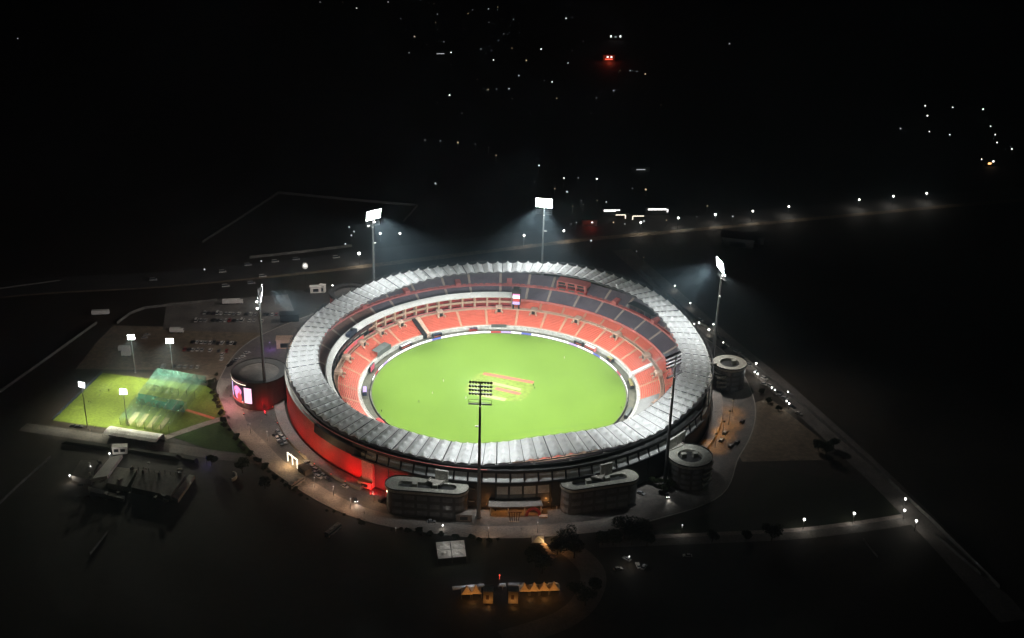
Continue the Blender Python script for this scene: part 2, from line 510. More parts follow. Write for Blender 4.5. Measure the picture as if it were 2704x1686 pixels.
NB = 112
DA = 360.0/NB
NU, NV = 10, 26
PEAKS = (.13, .38, .63, .88)
for k in range(NB):
    a0 = k*DA
    rows = []
    jit = random.uniform(-.12, .12)
    for i in range(NU+1):
        u = i/NU
        row = []
        for j in range(NV+1):
            v = j/NV
            r = RI+(RO-RI)*v
            a = a0+DA*u
            z = roofz(r, a)
            w = r*R(DA)
            z -= .55*(abs(2*u-1)**1.5)                      # valleys along the ribs
            for pk in PEAKS:
                dx = (u-.5)*w; dy = (v-pk)*(RO-RI)
                d = math.sqrt(dx*dx+dy*dy*1.1)
                z += (2.25+jit)*math.exp(-d/1.0)           # drawn-up cones of the membrane
            rr = r
            if j == 0: rr += .55*(1-abs(2*u-1)**2)
            if j == NV: rr -= .7*(1-abs(2*u-1)**2)
            row.append(pol(rr, a, z))
        rows.append(row)
    mb = MB(); mb.grid(rows)
    mb.build('roof_panel', M['membrane'], stadium, smooth=True)
    # steel rib in the valley, running out past the edge as a prong
    mb = MB()
    P = [pol(RI-.3+(RO-RI+.6)*q/6, a0, roofz(RI-.3+(RO-RI+.6)*q/6, a0)-.40) for q in range(7)]
    heavy = (k % 4 == 0)
    for q in range(6):
        mb.tube(P[q], P[q+1], .30 if heavy else .16, n=5, cap=False)
    mb.tube(P[6], pol(RO+1.1, a0, roofz(RO, a0)+2.1), .16, .10, n=5)
    mb.build('roof_rib', M['dark_steel'] if not heavy else M['black'], stadium)
mb = MB()
for k in range(NB):
    b0, b1 = k*DA, (k+1)*DA
    mb.tube(pol(RO+.9, b0, roofz(RO, b0)-.5), pol(RO+.9, b1, roofz(RO, b1)-.5), .28, n=5, cap=False)
    mb.tube(pol(RO+1.1, b0, roofz(RO, b0)+.9), pol(RO+1.1, b1, roofz(RO, b1)+.9), .13, n=5, cap=False)
    mb.tube(pol(RO+.9, b0, roofz(RO, b0)-.5), pol(RO+1.1, b1, roofz(RO, b1)+.9), .1, n=4, cap=False)
mb.build('rim_truss', M['dark_steel'], stadium)
mb = MB()
for k in range(NB):
    b0, b1 = k*DA, (k+1)*DA
    mb.tube(pol(RI, b0, roofz(RI, b0)-.7), pol(RI, b1, roofz(RI, b1)-.7), .25, n=5, cap=False)
mb.build('inner_ring_beam', M['steel'], stadium)

# ---- terraces
def terrace(parent, name, r0, z0, r1, z1, rows, a0, a1, seat, step, aisle_gap=.75):
    mb = MB()
    n = max(2, int((a1-a0)*R(1)*r0/3.0))
    dr, dz = (r1-r0)/rows, (z1-z0)/rows
    g0 = math.degrees(aisle_gap/r0); 
    for i in range(rows):
        ra, za = r0+dr*i, z0+dz*i
        mb.sweep([(ra, za-dz), (ra, za), (ra+dr, za)], a0, a1, n, 1)
        mb.sweep([(ra+dr*.38, za+.02), (ra+dr*.38, za+.42), (ra+dr*.80, za+.40), (ra+dr*.86, za+.86), (ra+dr*.97, za+.84), (ra+dr*.95, za+.02)], a0+g0, a1-g0, n, 0)
    return mb.build(name, [seat, step], parent)

def aisle(parent, r0, z0, r1, z1, rows, a, mt, wid=1.5):
    mb = MB()
    h = math.degrees(wid/2/((r0+r1)/2))
    dr, dz = (r1-r0)/(rows*2), (z1-z0)/(rows*2)
    pr = []
    for i in range(rows*2):
        pr += [(r0+dr*i, z0+dz*i+.25), (r0+dr*(i+1), z0+dz*i+.25)]
    mb.sweep(pr, a-h, a+h, 1)
    mb.sweep([(r0, z0+.25+.9), (r1, z1+.25+.9), (r1, z1+.25), (r0, z0+.25)], a-h*.06, a+h*.06, 1, closed=True)
    return mb.build('aisle_stair', mt, parent)

lower = link(bpy.data.objects.new('lower_tier', None), stadium)
upper = link(bpy.data.objects.new('upper_tier', None), stadium)
LA = [-163, -149, -137, -125, -113, -101, -89, -77, -65, -53, -40, -26, -9.5, 1.5, 12.7, 26.2, 34.5, 45.2, 55.1, 63.2, 72, 83.5, 96.3, 108, 124.8, 139.4, 148.4, 161.6, 173.8, 187.1, 197]
for a0, a1 in zip(LA, LA[1:]):
    cov = -40 <= a0 < -9.6
    if cov:
        mb = MB()
        mb.sweep([(83.0, 2.6), (83.2, 3.2), (88, 5.5), (94.3, 8.6), (94.3, 7.8)], a0+.2, a1-.2, 10)
        mb.build('seat_cover', M['cover'], lower, smooth=True)
    terrace(lower, 'seating_block', 83.0, 2.5 if not cov else 2.0, 94.3, 7.9 if not cov else 7.0, 10, a0, a1, M['seat_orange'], M['step_orange'])
for a in LA[:-1]:
    wide = abs(a-12.7) < .1 or abs(a-124.8) < .1
    if wide:
        mb = MB()
        mb.sweep([(80.5, .2), (80.5, 3.1), (94.6, 9.0), (94.6, .2)], a-.9, a+.9, 1, closed=True, caps=True)
        mb.build('tunnel_roof', M['white'] if a < 50 else M['beige'], lower)
        if a > 50:
            mb = MB()
            mb.sweep([(80.0, .3), (80.0, 3.2), (94.6, 9.1), (94.6, .3)], a+1.3, a+2.7, 1, closed=True, caps=True)
            mb.build('tunnel_shade', M['black'], lower)  # solid black wedge, its colour standing for shade in the open gap
    else:
        aisle(lower, 83.0, 2.5, 94.3, 7.9, 13, a, M['aisle'])
for k in range(60):
    mb = MB()
    mb.sweep([(81.2, 0), (81.2, 2.6), (81.5, 2.6), (81.5, 2.15), (83.0, 2.15)], k*6, k*6+5.9, 3)
    mb.build('front_wall_panel', M['pale_wall'], lower)
mb = MB(); mb.sweep([(94.2, 7.4), (94.2, 9.0), (94.5, 9.0), (94.5, 8.0), (96.6, 8.0), (96.6, 8.6)], -165, 197, 160)
mb.build('mid_walkway', M['beige'], lower)
VOM = [91, 77, 58.5, 39, 19, 5, 115, 133, 143.5, 155, 168, 180, -17, -60, -83, -107, -131, -155]
for a in VOM:
    mb = MB()
    h = math.degrees(2.0/95)
    mb.sweep([(92.4, 6.8), (92.4, 9.9), (97.0, 10.3), (97.0, 8.0)], a-h, a+h, 2, closed=True, caps=True)
    mb.sweep([(90.8, 6.2), (90.8, 7.7), (92.4, 8.0), (92.4, 6.8)], a-h*1.35, a-h, 1, closed=True, caps=True)
    mb.sweep([(90.8, 6.2), (90.8, 7.7), (92.4, 8.0), (92.4, 6.8)], a+h, a+h*1.35, 1, closed=True, caps=True)
    o = mb.build('vomitory', M['beige'], lower)
    mb = MB(); mb.sweep([(92.34, 7.0), (92.34, 9.3)], a-h*.55, a+h*.55, 1)
    mb.build('opening_shade', M['black'], lower)  # black sheet on the closed box, painted for the dark inside

# middle and upper tiers, right half
RSPLIT = 86.0
UA = [-34, -24, -14, -4, 5, 14.8, 26, 34.9, 44.9, 53.6, 62.7, 73, 81.1, RSPLIT]
MA = [-34, -24, -14, -4, 5, 14, 22, 31, 40, 49, 57, 66, 75, RSPLIT]
for a0, a1 in zip(MA, MA[1:]):
    terrace(lower, 'seating_block', 97.0, 8.7, 101.3, 11.3, 5, a0, a1, M['seat_orange'], M['step_orange'])
for a in MA[1:-1]:
    aisle(lower, 97.0, 8.7, 101.3, 11.3, 5, a, M['aisle'], 1.2)
for k in range(20):
    b0 = -34+6*k
    mb = MB(); mb.sweep([(101.4, 11.0), (101.4, 13.1), (101.8, 13.1), (101.8, 12.3), (102.4, 12.3)], b0, b0+5.95, 3)
    mb.build('parapet_panel', M['pink'], upper)
for a0, a1 in zip(UA, UA[1:]):
    terrace(upper, 'seating_block', 102.4, 12.6, 111.0, 17.2, 10, a0, a1, M['seat_dark'], M['step_grey'])
for a in UA[1:-1]:
    aisle(upper, 102.4, 12.6, 111.0, 17.2, 10, a, M['aisle_pale'], 1.7)
# upper tier, left half: seats behind the white canopy
UL = [RSPLIT, 90.6, 101, 109.8, 120.5, 130.6, 139, 148.8, 159, 169, 179, 189, 199, 209]
for a0, a1 in zip(UL, UL[1:]):
    terrace(upper, 'seating_block', 102.4, 12.6, 111.0, 17.2, 10, a0, a1, M['seat_dark'] if a0 < 135 else M['seat_brown'], M['step_grey'])
for a in UL[1:-1]:
    aisle(upper, 102.4, 12.6, 111.0, 17.2, 10, a, M['aisle_pale'], 1.7)
# gangway with red parapet, then the rear rows, both halves
for k in range(41):
    b0 = -36+6*k
    mb = MB(); mb.sweep([(111.0, 17.0), (111.0, 18.7), (111.35, 18.7), (111.35, 17.6), (113.2, 17.6), (113.2, 18.8)], b0, b0+5.95, 3)
    mb.build('gangway_panel', M['pink'], upper)
UB = sorted(set([-34, -24, -14, -4] + UA[4:-1] + UL[1:]))
for a0, a1 in zip(UB, UB[1:]):
    terrace(upper, 'seating_block', 113.2, 18.8, 120.4, 23.0, 8, a0, a1, M['seat_dark'] if a0 < 135 else M['seat_brown'], M['step_grey'])
for a in UB[1:-1]:
    aisle(upper, 113.2, 18.8, 120.4, 23.0, 8, a, M['aisle_pale'], 1.7)
for a in (87.6, 105, 123.5, 141.5, 154, 172, 49.2, 31, 19.5, 0):
    mb = MB()
    h = math.degrees(1.7/113)
    mb.sweep([(110.8, 17.6), (110.8, 20.6), (115.8, 21.4), (115.8, 18.8)], a-h, a+h, 2, closed=True, caps=True)
    mb.sweep([(110.9, 16.2), (110.9, 17.3), (112.0, 17.4), (112.0, 16.2)], a-h*1.9, a-h, 1, closed=True, caps=True)
    mb.build('upper_entrance', M['pink'], upper)
mb = MB(); mb.sweep([(120.6, 0), (120.6, 23.2), (120.9, 23.2)], 0, 360, 140)
mb.build('rear_wall', M['facade'], upper)
mb = MB(); mb.sweep([(111.4, 16.6), (120.5, 16.6)], -36, 209, 100)
mb.build('upper_slab', M['facade'], upper)
# hidden front sector of the upper tier
for a0 in range(-150, -34, 10):
    terrace(upper, 'seating_block', 102.4, 12.6, 111.0, 17.2, 10, a0, min(a0+10, -34), M['seat_dark'], M['step_grey'])

# white canopy and suites, left half
canopy = link(bpy.data.objects.new('suite_canopy', None), stadium)
for k in range(31):
    b0 = RSPLIT+4*k
    mb = MB(); mb.sweep([(97.9, 15.0), (97.7, 15.6), (100.7, 18.0), (101.5, 17.5), (101.3, 16.6)], b0, b0+3.96, 3, closed=True, caps=True)
    mb.build('canopy_panel', M['white'], canopy)
suites = link(bpy.data.objects.new('suite_level', None), stadium)
for k in range(26):
    b0 = RSPLIT+4.8*k
    far = b0 > 146
    mb = MB(); mb.sweep([(100.6, 8.0), (100.6, 15.6)], b0+.05, b0+4.75, 3)
    mb.build('suite_front', M['suite_red'] if not far else M['dark_glass'], suites)
    mb = MB(); mb.sweep([(98.0, 11.3), (97.7, 12.9), (98.0, 12.9), (98.1, 11.8), (100.6, 11.8), (100.6, 11.3)], b0+.05, b0+4.75, 3)
    mb.build('balcony', M['beige'] if not far else M['concrete'], suites)
    mb = MB(); mb.sweep([(97.2, 8.0), (97.2, 15.4), (100.5, 16.0), (100.5, 8.0)], b0-.32, b0+.32, 1, closed=True, caps=True)
    mb.build('dividing_pier', M['beige'] if not far else M['dark'], suites)
    mb = MB(); mb.sweep([(96.7, 8.0), (96.7, 9.4), (97.0, 9.4), (97.0, 8.0)], b0+.2, b0+4.6, 2, closed=True, caps=True)
    mb.build('suite_parapet', M['pink'] if not far else M['beige'], suites)
# dark service band and lit sponsor ribbon on the far left
mb = MB(); mb.sweep([(97.0, 13.0), (97.0, 15.2), (96.6, 15.2)], 146, 206, 30)
mb.build('glazed_band', M['dark_glass'], suites)
mb = MB(); mb.sweep([(94.1, 6.6), (94.1, 8.6)], 151, 176, 14)
mb.build('dark_slot', M['black'], suites)

# things fixed in the stands
def ring_box(name, r0, z0, r1, z1, a0, a1, mt, parent, n=4):
    mb = MB(); mb.sweep([(r0, z0), (r0, z1), (r1, z1), (r1, z0)], a0, a1, n, closed=True, caps=True)
    return mb.build(name, mt, parent)
cb = thing('commentary_box', 'red commentary box with three dark windows among the grey upper seats', 'commentary box')
ring_box('box_wall', 111.2, 17.8, 118.5, 20.4, 60.5, 71.0, M['red'], cb)
ring_box('upper_box_wall', 110.6, 22.8, 118.5, 25.2, 60.5, 71.0, M['pink'], cb)
ring_box('back_wall', 113.0, 20.4, 118.5, 22.8, 60.5, 71.0, M['dark'], cb)
for i in range(4):
    ring_box('pier', 110.7, 20.4, 113.0, 22.8, 60.5+3.4*i, 60.9+3.4*i, M['pink'], cb, 1)
    if i < 3:
        ring_box('window', 110.5, 23.3, 110.6, 24.7, 61.2+3.4*i, 63.6+3.4*i, M['black'], cb, 2)
        ring_box('opening', 111.1, 18.6, 111.2, 19.8, 61.2+3.4*i, 63.4+3.4*i, M['screen_cloth'], cb, 2)
gb = thing('glazed_press_box', 'long dark glazed box in the right upper stand above a red parapet', 'press box')
ring_box('glass_front', 113.0, 18.8, 113.2, 21.5, 33.0, 43.5, M['dark_glass'], gb)
ring_box('roof_slab', 112.4, 21.6, 119.5, 22.2, 32.6, 44.0, M['dark'], gb)
ring_box('sill', 112.8, 17.9, 113.3, 18.8, 33.0, 43.5, M['red'], gb)
for a in (33, 36.5, 40, 43.5):
    ring_box('mullion', 112.85, 18.8, 113.0, 21.5, a-.08, a+.08, M['steel'], gb, 1)
sb = thing('video_screen', 'tall lit video screen on dark legs between the two far stands', 'screen')
for s in (-1, 1):
    ring_box('leg', 95.0, 5.5, 95.8, 11.5, 84.3+s*1.1-.3, 84.3+s*1.1+.3, M['black'], sb, 1)
ring_box('housing', 95.0, 11.5, 96.4, 22.5, 82.6, 86.0, M['dark'], sb, 2)
for z0, z1, mt in ((11.9, 13.9, 'e_lilac'), (14.0, 16.2, 'e_redled'), (16.3, 18.2, 'e_white'), (18.3, 19.4, 'e_skin')):
    ring_box('screen_panel', 94.85, z0, 95.0, z1, 82.9, 85.7, M[mt], sb, 2)
ring_box('lattice_head', 95.1, 22.5, 95.9, 24.5, 83.1, 85.5, M['black'], sb, 1)
rs = thing('ribbon_sign', 'long pink lit sponsor ribbon under the white canopy on the left', 'sign')
for i in range(5):
    ring_box('led_panel', 96.35, 8.9, 96.55, 11.2, 152+3.1*i, 155+3.1*i, M['e_pink' if i % 2 else 'e_redled'], rs, 2)
ring_box('frame', 96.56, 8.6, 96.7, 11.5, 151.7, 167.6, M['beige'], rs, 6)
vb = thing('canopy_hoist', 'dark blue boxy rig on the white canopy of the left stand', 'rig')
ring_box('body', 96.5, 16.4, 99.5, 18.6, 156.0, 161.5, M['navy'], vb, 3)
ring_box('cab', 97.5, 18.6, 99.2, 19.6, 157.0, 158.2, M['dark'], vb, 1)

# ---- outer wall
outer = link(bpy.data.objects.new('outer_wall', None), stadium)
for k in range(NB//2):
    b0 = k*2*DA; mid = b0+DA
    am = mid-360 if mid > 180 else mid
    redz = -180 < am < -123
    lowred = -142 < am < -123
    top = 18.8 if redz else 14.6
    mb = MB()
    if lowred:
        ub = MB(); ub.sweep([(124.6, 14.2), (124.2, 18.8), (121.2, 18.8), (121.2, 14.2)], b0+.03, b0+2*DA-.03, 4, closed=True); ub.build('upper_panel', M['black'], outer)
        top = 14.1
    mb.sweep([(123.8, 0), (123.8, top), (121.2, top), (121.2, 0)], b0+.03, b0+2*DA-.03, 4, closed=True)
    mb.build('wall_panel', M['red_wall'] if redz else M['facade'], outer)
    if (redz and not lowred) or -34 < am < 30:
        mb = MB(); mb.sweep([(124.1, top), (124.1, top+.6), (121.2, top+.6), (121.2, top)], b0+.01, b0+2*DA-.01, 4, closed=True)
        mb.build('coping', M['concrete'], outer)
for k in range(NB):
    b0 = k*DA; am = b0 if b0 < 180 else b0-360
    if -123.5 < am < -30:
        mb = MB(); mb.sweep([(126.3, 16.8), (124.2, 21.2)], b0+.22, b0+DA-.22, 1)
        mb.build('window_pane', M['pane'], outer)
    if -126 < am < -28:
        mb = MB(); mb.tube(pol(126.2, b0, 0 if k % 4 == 0 else 15.6), pol(125.2, b0, 22.6), .42 if k % 4 == 0 else .28, n=6)
        mb.build('facade_column', M['black'], outer)
    elif not (-180 <= am < -126) and k % 2 == 0:
        mb = MB(); mb.tube(pol(123.9, b0, 14), pol(123.6, b0, roofz(RO, b0)-.6), .3, n=6)
        mb.build('facade_column', M['dark_steel'], outer)
mb = MB(); mb.sweep([(125.6, 21.4), (125.6, 23.0), (124.9, 23.0), (124.9, 21.4)], -126, -28, 50, closed=True, caps=True)
mb.build('eaves_beam', M['black'], outer)
mb = MB(); mb.sweep([(125.9, 23.3), (125.9, 23.6), (125.6, 23.6), (125.6, 23.3)], -146, -92, 40, closed=True, caps=True)
mb.build('gutter_rail', M['pink'], outer)
for a in (-102.3, -64.2, -43.5, -40.3):
    ring_box('link_portal', 126.4, 15.0, 127.3, 21.6, a-1.5, a+1.5, M['pale_wall'], outer, 2)
mb = MB(); mb.sweep([(126.9, 15.7), (126.9, 16.7), (126.3, 16.7), (126.3, 15.7)], -126, -28, 50, closed=True, caps=True)
mb.build('sill_beam', M['black'], outer)
mb = MB(); mb.sweep([(121.0, 21.3), (124.8, 21.3)], -126, -28, 50)
mb.build('gallery_floor', M['dark'], outer)
mb = MB(); mb.sweep([(123.7, 14.6), (126.3, 15.8)], -126, -28, 50)
mb.build('soffit', M['black'], outer)
mb = MB(); mb.sweep([(125.6, 0), (125.6, 19), (123.9, 19), (123.9, 0)], -123.4, -120.2, 2, closed=True, caps=True)
mb.build('pylon', M['concrete'], outer)
# lower glazing of the main entrance
for k in range(4):
    b0 = -90.2+k*DA
    for z0, z1 in ((8.6, 12.8), (3.6, 7.8)):
        mb = MB(); mb.sweep([(124.7, z0), (124.0, z1)], b0+.25, b0+DA-.25, 1)
        mb.build('window_pane', M['pane'] if z0 > 5 else M['glass'], outer)
for a in (-97.8, -95.6, -103, -106.5, -110.5):
    for z in ((11.0, 3.6) if a > -100 else (11.5,)):
        ring_box('ledge', 124.0, z, 124.9, z+.35, a-.75, a+.75, M['white'], outer, 1)
ec = thing('entrance_canopy', 'long pale flat canopy over the orange-lit main entrance', 'canopy')
ring_box('canopy_slab', 123.9, 5.2, 131.5, 5.8, -91.5, -79.6, M['pale_paving'], ec, 6)
for a in (-91, -87.2, -83.6, -80):
    mb = MB(); mb.tube(pol(130.6, a, 0), pol(130.6, a, 5.2), .25, n=8); mb.build('post', M['white'], ec)

# ================================================================== LIGHT HELPERS
def spot(parent, name, loc, target, power, half, blend, col=(1, 1, 1), rad=1.0):
    d = bpy.data.lights.new(name, 'SPOT')
    d.energy = power; d.spot_size = 2*R(half); d.spot_blend = blend; d.color = col; d.shadow_soft_size = rad
    o = bpy.data.objects.new(name, d)
    o.location = loc
    v = Vector(target)-Vector(loc)
    o.rotation_euler = v.to_track_quat('-Z', 'Y').to_euler()
    return link(o, parent)

def bulb(parent, name, loc, power, col=(1, .95, .85), rad=.3):
    d = bpy.data.lights.new(name, 'POINT')
    d.energy = power; d.color = col; d.shadow_soft_size = rad
    o = bpy.data.objects.new(name, d); o.location = loc
    return link(o, parent)

# ================================================================== FLOODLIGHT MASTS
def flood_mast(x, y, label, aim, ztop=75.5, group='stadium floodlight masts', outward=None, opow=150000):
    t = thing('floodlight_mast', label, 'floodlight', (x, y, 0), 0, group)
    f = Vector(aim)-Vector((x, y, 0)); f.z = 0; f.normalize()          # towards the field
    s = Vector((-f.y, f.x, 0))
    zb = ztop-11.5
    mb = MB()
    hs = [0, 12, 26, 42, zb, ztop-.3]
    rs_ = [1.15, 1.0, .85, .70, .52, .34]
    for i in range(5):
        mb.tube((0, 0, hs[i]), (0, 0, hs[i+1]), rs_[i], rs_[i+1], n=12, cap=(i == 4))
    mb.tube((0, 0, 0), (0, 0, .6), 1.7, 1.7, n=12)
    mb.build('pole', M['steel'], t)
    mb = MB()
    # inspection platform under the lamps
    for sg in (-1, 1):
        mb.box((s*sg*2.9).to_tuple()[:2]+(zb,), (5.4, 1.3, .25), math.atan2(s.y, s.x))
    for z in (zb+1.1, zb+2.6):
        mb.tube(s*-5.4+Vector((0, 0, z)), s*5.4+Vector((0, 0, z)), .10, n=5)
    for sg in (-1, 1):
        mb.tube(s*sg*5.4+Vector((0, 0, zb)), s*sg*5.4+Vector((0, 0, zb+2.6)), .08, n=5)
    mb.build('platform', M['dark_steel'], t)
    for i in range(4):
        z = ztop-6.0+i*1.85
        out = f*(1.2+.9*i)
        mb = MB()
        mb.tube(s*-5.6+Vector((0, 0, z))+out*.4, s*5.6+Vector((0, 0, z))+out*.4, .11, n=5)
        mb.tube(Vector((0, 0, z)), Vector((0, 0, z))+out*.4, .12, n=5)
        lens = MB()
        nl = 8
        for j in range(nl):
            c = s*((j-(nl-1)/2)*1.42)+Vector((0, 0, z))+out*.4
            # a dish housing tipped towards the field
            dn = (f*math.cos(R(38))+Vector((0, 0, -math.sin(R(38))))).normalized()
            mb.tube(c-dn*.15, c+dn*.55, .26, .72, n=8, cap=False)
            mb.tube(c-dn*.15, c-dn*.25, .30, .12, n=8)
            a = dn.orthogonal().normalized(); b = dn.cross(a)
            lens.ball(c+dn*.44, .42, 8, 5)
        row = mb.build('lamp_row', M['dark_steel'], t)
        lens.build('lamp_lens', M['e_lamp'], row)
    mb = MB(); mb.ball((0, 0, zb-.9), .55, 8, 5); mb.build('maintenance_lamp', M['e_lamp_dim'], t)
    mb = MB(); mb.box((s*1.2).to_tuple()[:2]+(zb-12.5,), (2.2, .5, .6), math.atan2(s.y, s.x)); mb.build('junction_box', M['white'], t)
    lp = f*6.5+Vector((0, 0, ztop-4.2))
    base = Vector((x, y, 0))
    for sg in (-1, 1):                                       # two banks, aimed left and right of the middle
        az = math.atan2(f.y, f.x)+sg*R(17)
        el = R(31)
        d_ = Vector((math.cos(az)*math.cos(el), math.sin(az)*math.cos(el), -math.sin(el)))
        spot(t, 'flood_beam', lp+s*sg*2.0, lp+s*sg*2.0+d_*100, P_FLOOD, 28, 1.0, (.97, 1.0, .985), 1.6)
    spot(t, 'spill_light', f*3.4+Vector((0, 0, ztop-6)), f*60.0+Vector((0, 0, 0)), P_SPILL, 64, 1.0, (.97, 1.0, 1.0), 2.5)
    if outward:
        # lamps turned outwards light the car park; added on the far right mast
        for q in (-1, 1):
            c = s*q*2.2-f*1.2+Vector((0, 0, zb+.8+q))
            mb = MB(); mb.ball(c, .6, 8, 6); mb.build('outward_lamp', M['e_lamp_dim'], t)
        spot(t, 'car_park_light', -f*2.5+Vector((0, 0, zb+1)), Vector(outward)-base, opow, 52, .9, (1, .90, .82), 1.0)
    return t

flood_mast(-132.5, -28.5, 'tall floodlight mast beside the round red-lit tower, leftmost of the stadium lights', (0, 0, 0), outward=at(610, 860))
flood_mast(-8.3, -132.0, 'dark floodlight mast standing in front of the stadium by the main entrance', (0, 0, 0))
flood_mast(87.8, -98.0, 'dark floodlight mast beside the round building at the right front', (0, 0, 0))
flood_mast(129.5, 27.5, 'slim floodlight mast on the far right beside the road with beam to the left', (0, 0, 0), outward=at(2040, 1080), opow=70000)  # outward lamps here are added to brighten the forecourt paving
flood_mast(26.5, 126.0, 'floodlight mast rising behind the roof at the far middle', (0, 0, 0))
flood_mast(-83.6, 96.5, 'floodlight mast rising behind the roof at the far left', (0, 0, 0), outward=at(800, 790))

# ================================================================== ROUND BUILDINGS OUTSIDE THE WALL
def pill(c1, c2, r, n=14):
    """outline of a stadium-shaped plan round the segment c1-c2"""
    c1, c2 = Vector((c1[0], c1[1], 0)), Vector((c2[0], c2[1], 0))
    d = c2-c1
    a = math.atan2(d.y, d.x) if d.length > .01 else 0
    out = []
    for i in range(n+1):
        t = a-PI/2+PI*i/n
        out.append(c2+Vector((math.cos(t), math.sin(t), 0))*r)
    for i in range(n+1):
        t = a+PI/2+PI*i/n
        out.append(c1+Vector((math.cos(t), math.sin(t), 0))*r)
    return out

def lobe(name, label, cat, c1, c2, r, h, wall, floors=3, well=.55, units=2, roofm=None, piers=0, bands=True, skip_band=None, wellm=None, balc=None, wd=1.6):
    base = (Vector(c1)+Vector(c2))/2; base.z = 0
    t = thing(name, label, cat, base)
    a1, a2 = Vector(c1)-base, Vector(c2)-base
    o = pill(a1, a2, r)
    mb = MB(); mb.prism(o, 0, h-1.75); mb.build('wall', wall, t)
    # ring-shaped roof slab with a sunken well
    ro_, ri_ = pill(a1, a2, r+.7), pill(a1*.86, a2*.86, r*well)
    k = len(ro_)
    mb = MB()
    for ra, rb, za, zb in ((ro_, ro_, h-1.2, h), (ro_, ri_, h, h), (ri_, ri_, h, h-wd), (ro_, o, h-1.2, h-1.2), (o, o, h-1.2, h-1.8)):
        for i in range(k):
            j = (i+1) % k
            mb.face([(ra[i].x, ra[i].y, za), (ra[j].x, ra[j].y, za), (rb[j].x, rb[j].y, zb), (rb[i].x, rb[i].y, zb)])
    rf = mb.build('roof', roofm or M['lobe_roof'], t)
    mb = MB(); mb.face([(p.x, p.y, h-wd) for p in ri_]); mb.build('well_floor', wellm or M['dark'], rf)
    mb = MB()
    ro2 = pill(a1, a2, r+.62)
    for i in range(k):
        j = (i+1) % k
        mb.face([(ro_[i].x, ro_[i].y, h), (ro_[j].x, ro_[j].y, h), (ro_[j].x, ro_[j].y, h+.7), (ro_[i].x, ro_[i].y, h+.7)])
        mb.face([(ro2[i].x, ro2[i].y, h), (ro2[j].x, ro2[j].y, h), (ro2[j].x, ro2[j].y, h+.7), (ro2[i].x, ro2[i].y, h+.7)])
    mb.build('parapet', M['dark'], rf)
    ang = math.atan2((a2-a1).y, (a2-a1).x) if (a2-a1).length > .1 else 0.3
    for q in range(units):
        p = a1.lerp(a2, (q+.8)/(units+.8)) if (a2-a1).length > .1 else Vector((math.cos(2.4*q+.5), math.sin(2.4*q+.5), 0))*r*.3
        mb = MB(); mb.box((p.x, p.y, h-1.6), (2.6, 2.2, 2.6), ang); mb.build('plant_box', roofm or M['lobe_roof'], rf)
    if balc:
        # pale balcony slabs stacked floor over floor on one side
        b0_, b1_ = balc
        fb = (h-2.0)/floors
        for fl in range(1, floors+1):
            zz = fl*fb+.2
            mb = MB(); mb.sweep([(r-.3, zz), (r-.3, zz+1.1), (r+1.5, zz+1.1), (r+1.5, zz)], b0_, b1_, 8, closed=True, caps=True)
            mb.build('balcony', M['lobe_roof'], t)
    # window bands, floor by floor, each bay a pane of its own
    if bands:
        fh = (h-2.0)/floors
        step = 3 if k > 20 else 2
        for fl in range(floors):
            z0 = 1.2+fl*fh; z1 = z0+fh*.58
            pts = o
            # resample the outline evenly
            per = [0]
            for i in range(k): per.append(per[-1]+(pts[(i+1) % k]-pts[i]).length)
            tot = per[-1]; nb = max(8, int(tot/6.0))
            def samp(s):
                s %= tot
                for i in range(k):
                    if per[i] <= s <= per[i+1]:
                        u = (s-per[i])/max(1e-6, per[i+1]-per[i])
                        return pts[i].lerp(pts[(i+1) % k], u)
                return pts[0]
            for w in range(nb):
                s0, s1 = tot*w/nb+.7, tot*(w+1)/nb-.7
                p0, p1 = samp(s0), samp(s1)
                nrm = Vector(((p1-p0).y, -(p1-p0).x, 0)).normalized()*.12
                if skip_band and skip_band(base+p0): continue
                mb = MB()
                q = [samp(s0+(s1-s0)*e/3)+nrm for e in range(4)]
                mb.grid([[(p.x, p.y, z0) for p in q], [(p.x, p.y, z1) for p in q]])
                mb.build('window', M['glass'], t)
    return t

ZL = 15.0
A1, A2 = at(1052, 1277, ZL), at(1203, 1288, ZL)
lobe('pavilion', 'long dark rounded pavilion in front of the stadium, left of the main entrance', 'pavilion', A1, A2, 6.0, ZL, M['lobe_wall'], 3, .42, 2)
B1, B2 = at(1514, 1277, ZL), at(1652, 1257, ZL)
lobe('pavilion', 'long dark rounded pavilion in front of the stadium, right of the main entrance', 'pavilion', B1, B2, 6.0, ZL, M['lobe_wall'], 3, .42, 2)
C1 = at(1822, 1204, ZL)
lobe('round_tower', 'round grey stair building with sunken roof at the right front', 'building', C1, C1, 11.0, ZL, M['lobe_wall'], 4, .58, 2, balc=(-58, -18))
D1 = at(1927, 958, ZL)
lobe('round_tower', 'round grey building with stacked balconies at the far right of the stadium', 'building', D1, D1, 9.6, ZL, M['lobe_wall'], 4, .6, 1)
E1 = at(685, 981, 17)
lobe('round_tower', 'big round tower with lit picture screen on its left face, washed in red light', 'building', E1, E1, 15.3, 17.0, M['lobe_wall'], 4, .74, 0, roofm=M['facade'], bands=False, wellm=M['paving'], wd=.45)
F1 = at(925, 772, ZL)
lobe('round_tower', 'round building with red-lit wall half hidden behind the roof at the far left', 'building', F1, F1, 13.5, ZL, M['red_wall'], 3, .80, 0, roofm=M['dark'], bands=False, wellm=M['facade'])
D2 = at(1903, 984, 11)
lobe('stair_tower', 'small rounded balcony stack beside the far right round building', 'building', D2, D2, 4.0, 11.0, M['lobe_wall'], 3, .3, 0, balc=(-120, -30))
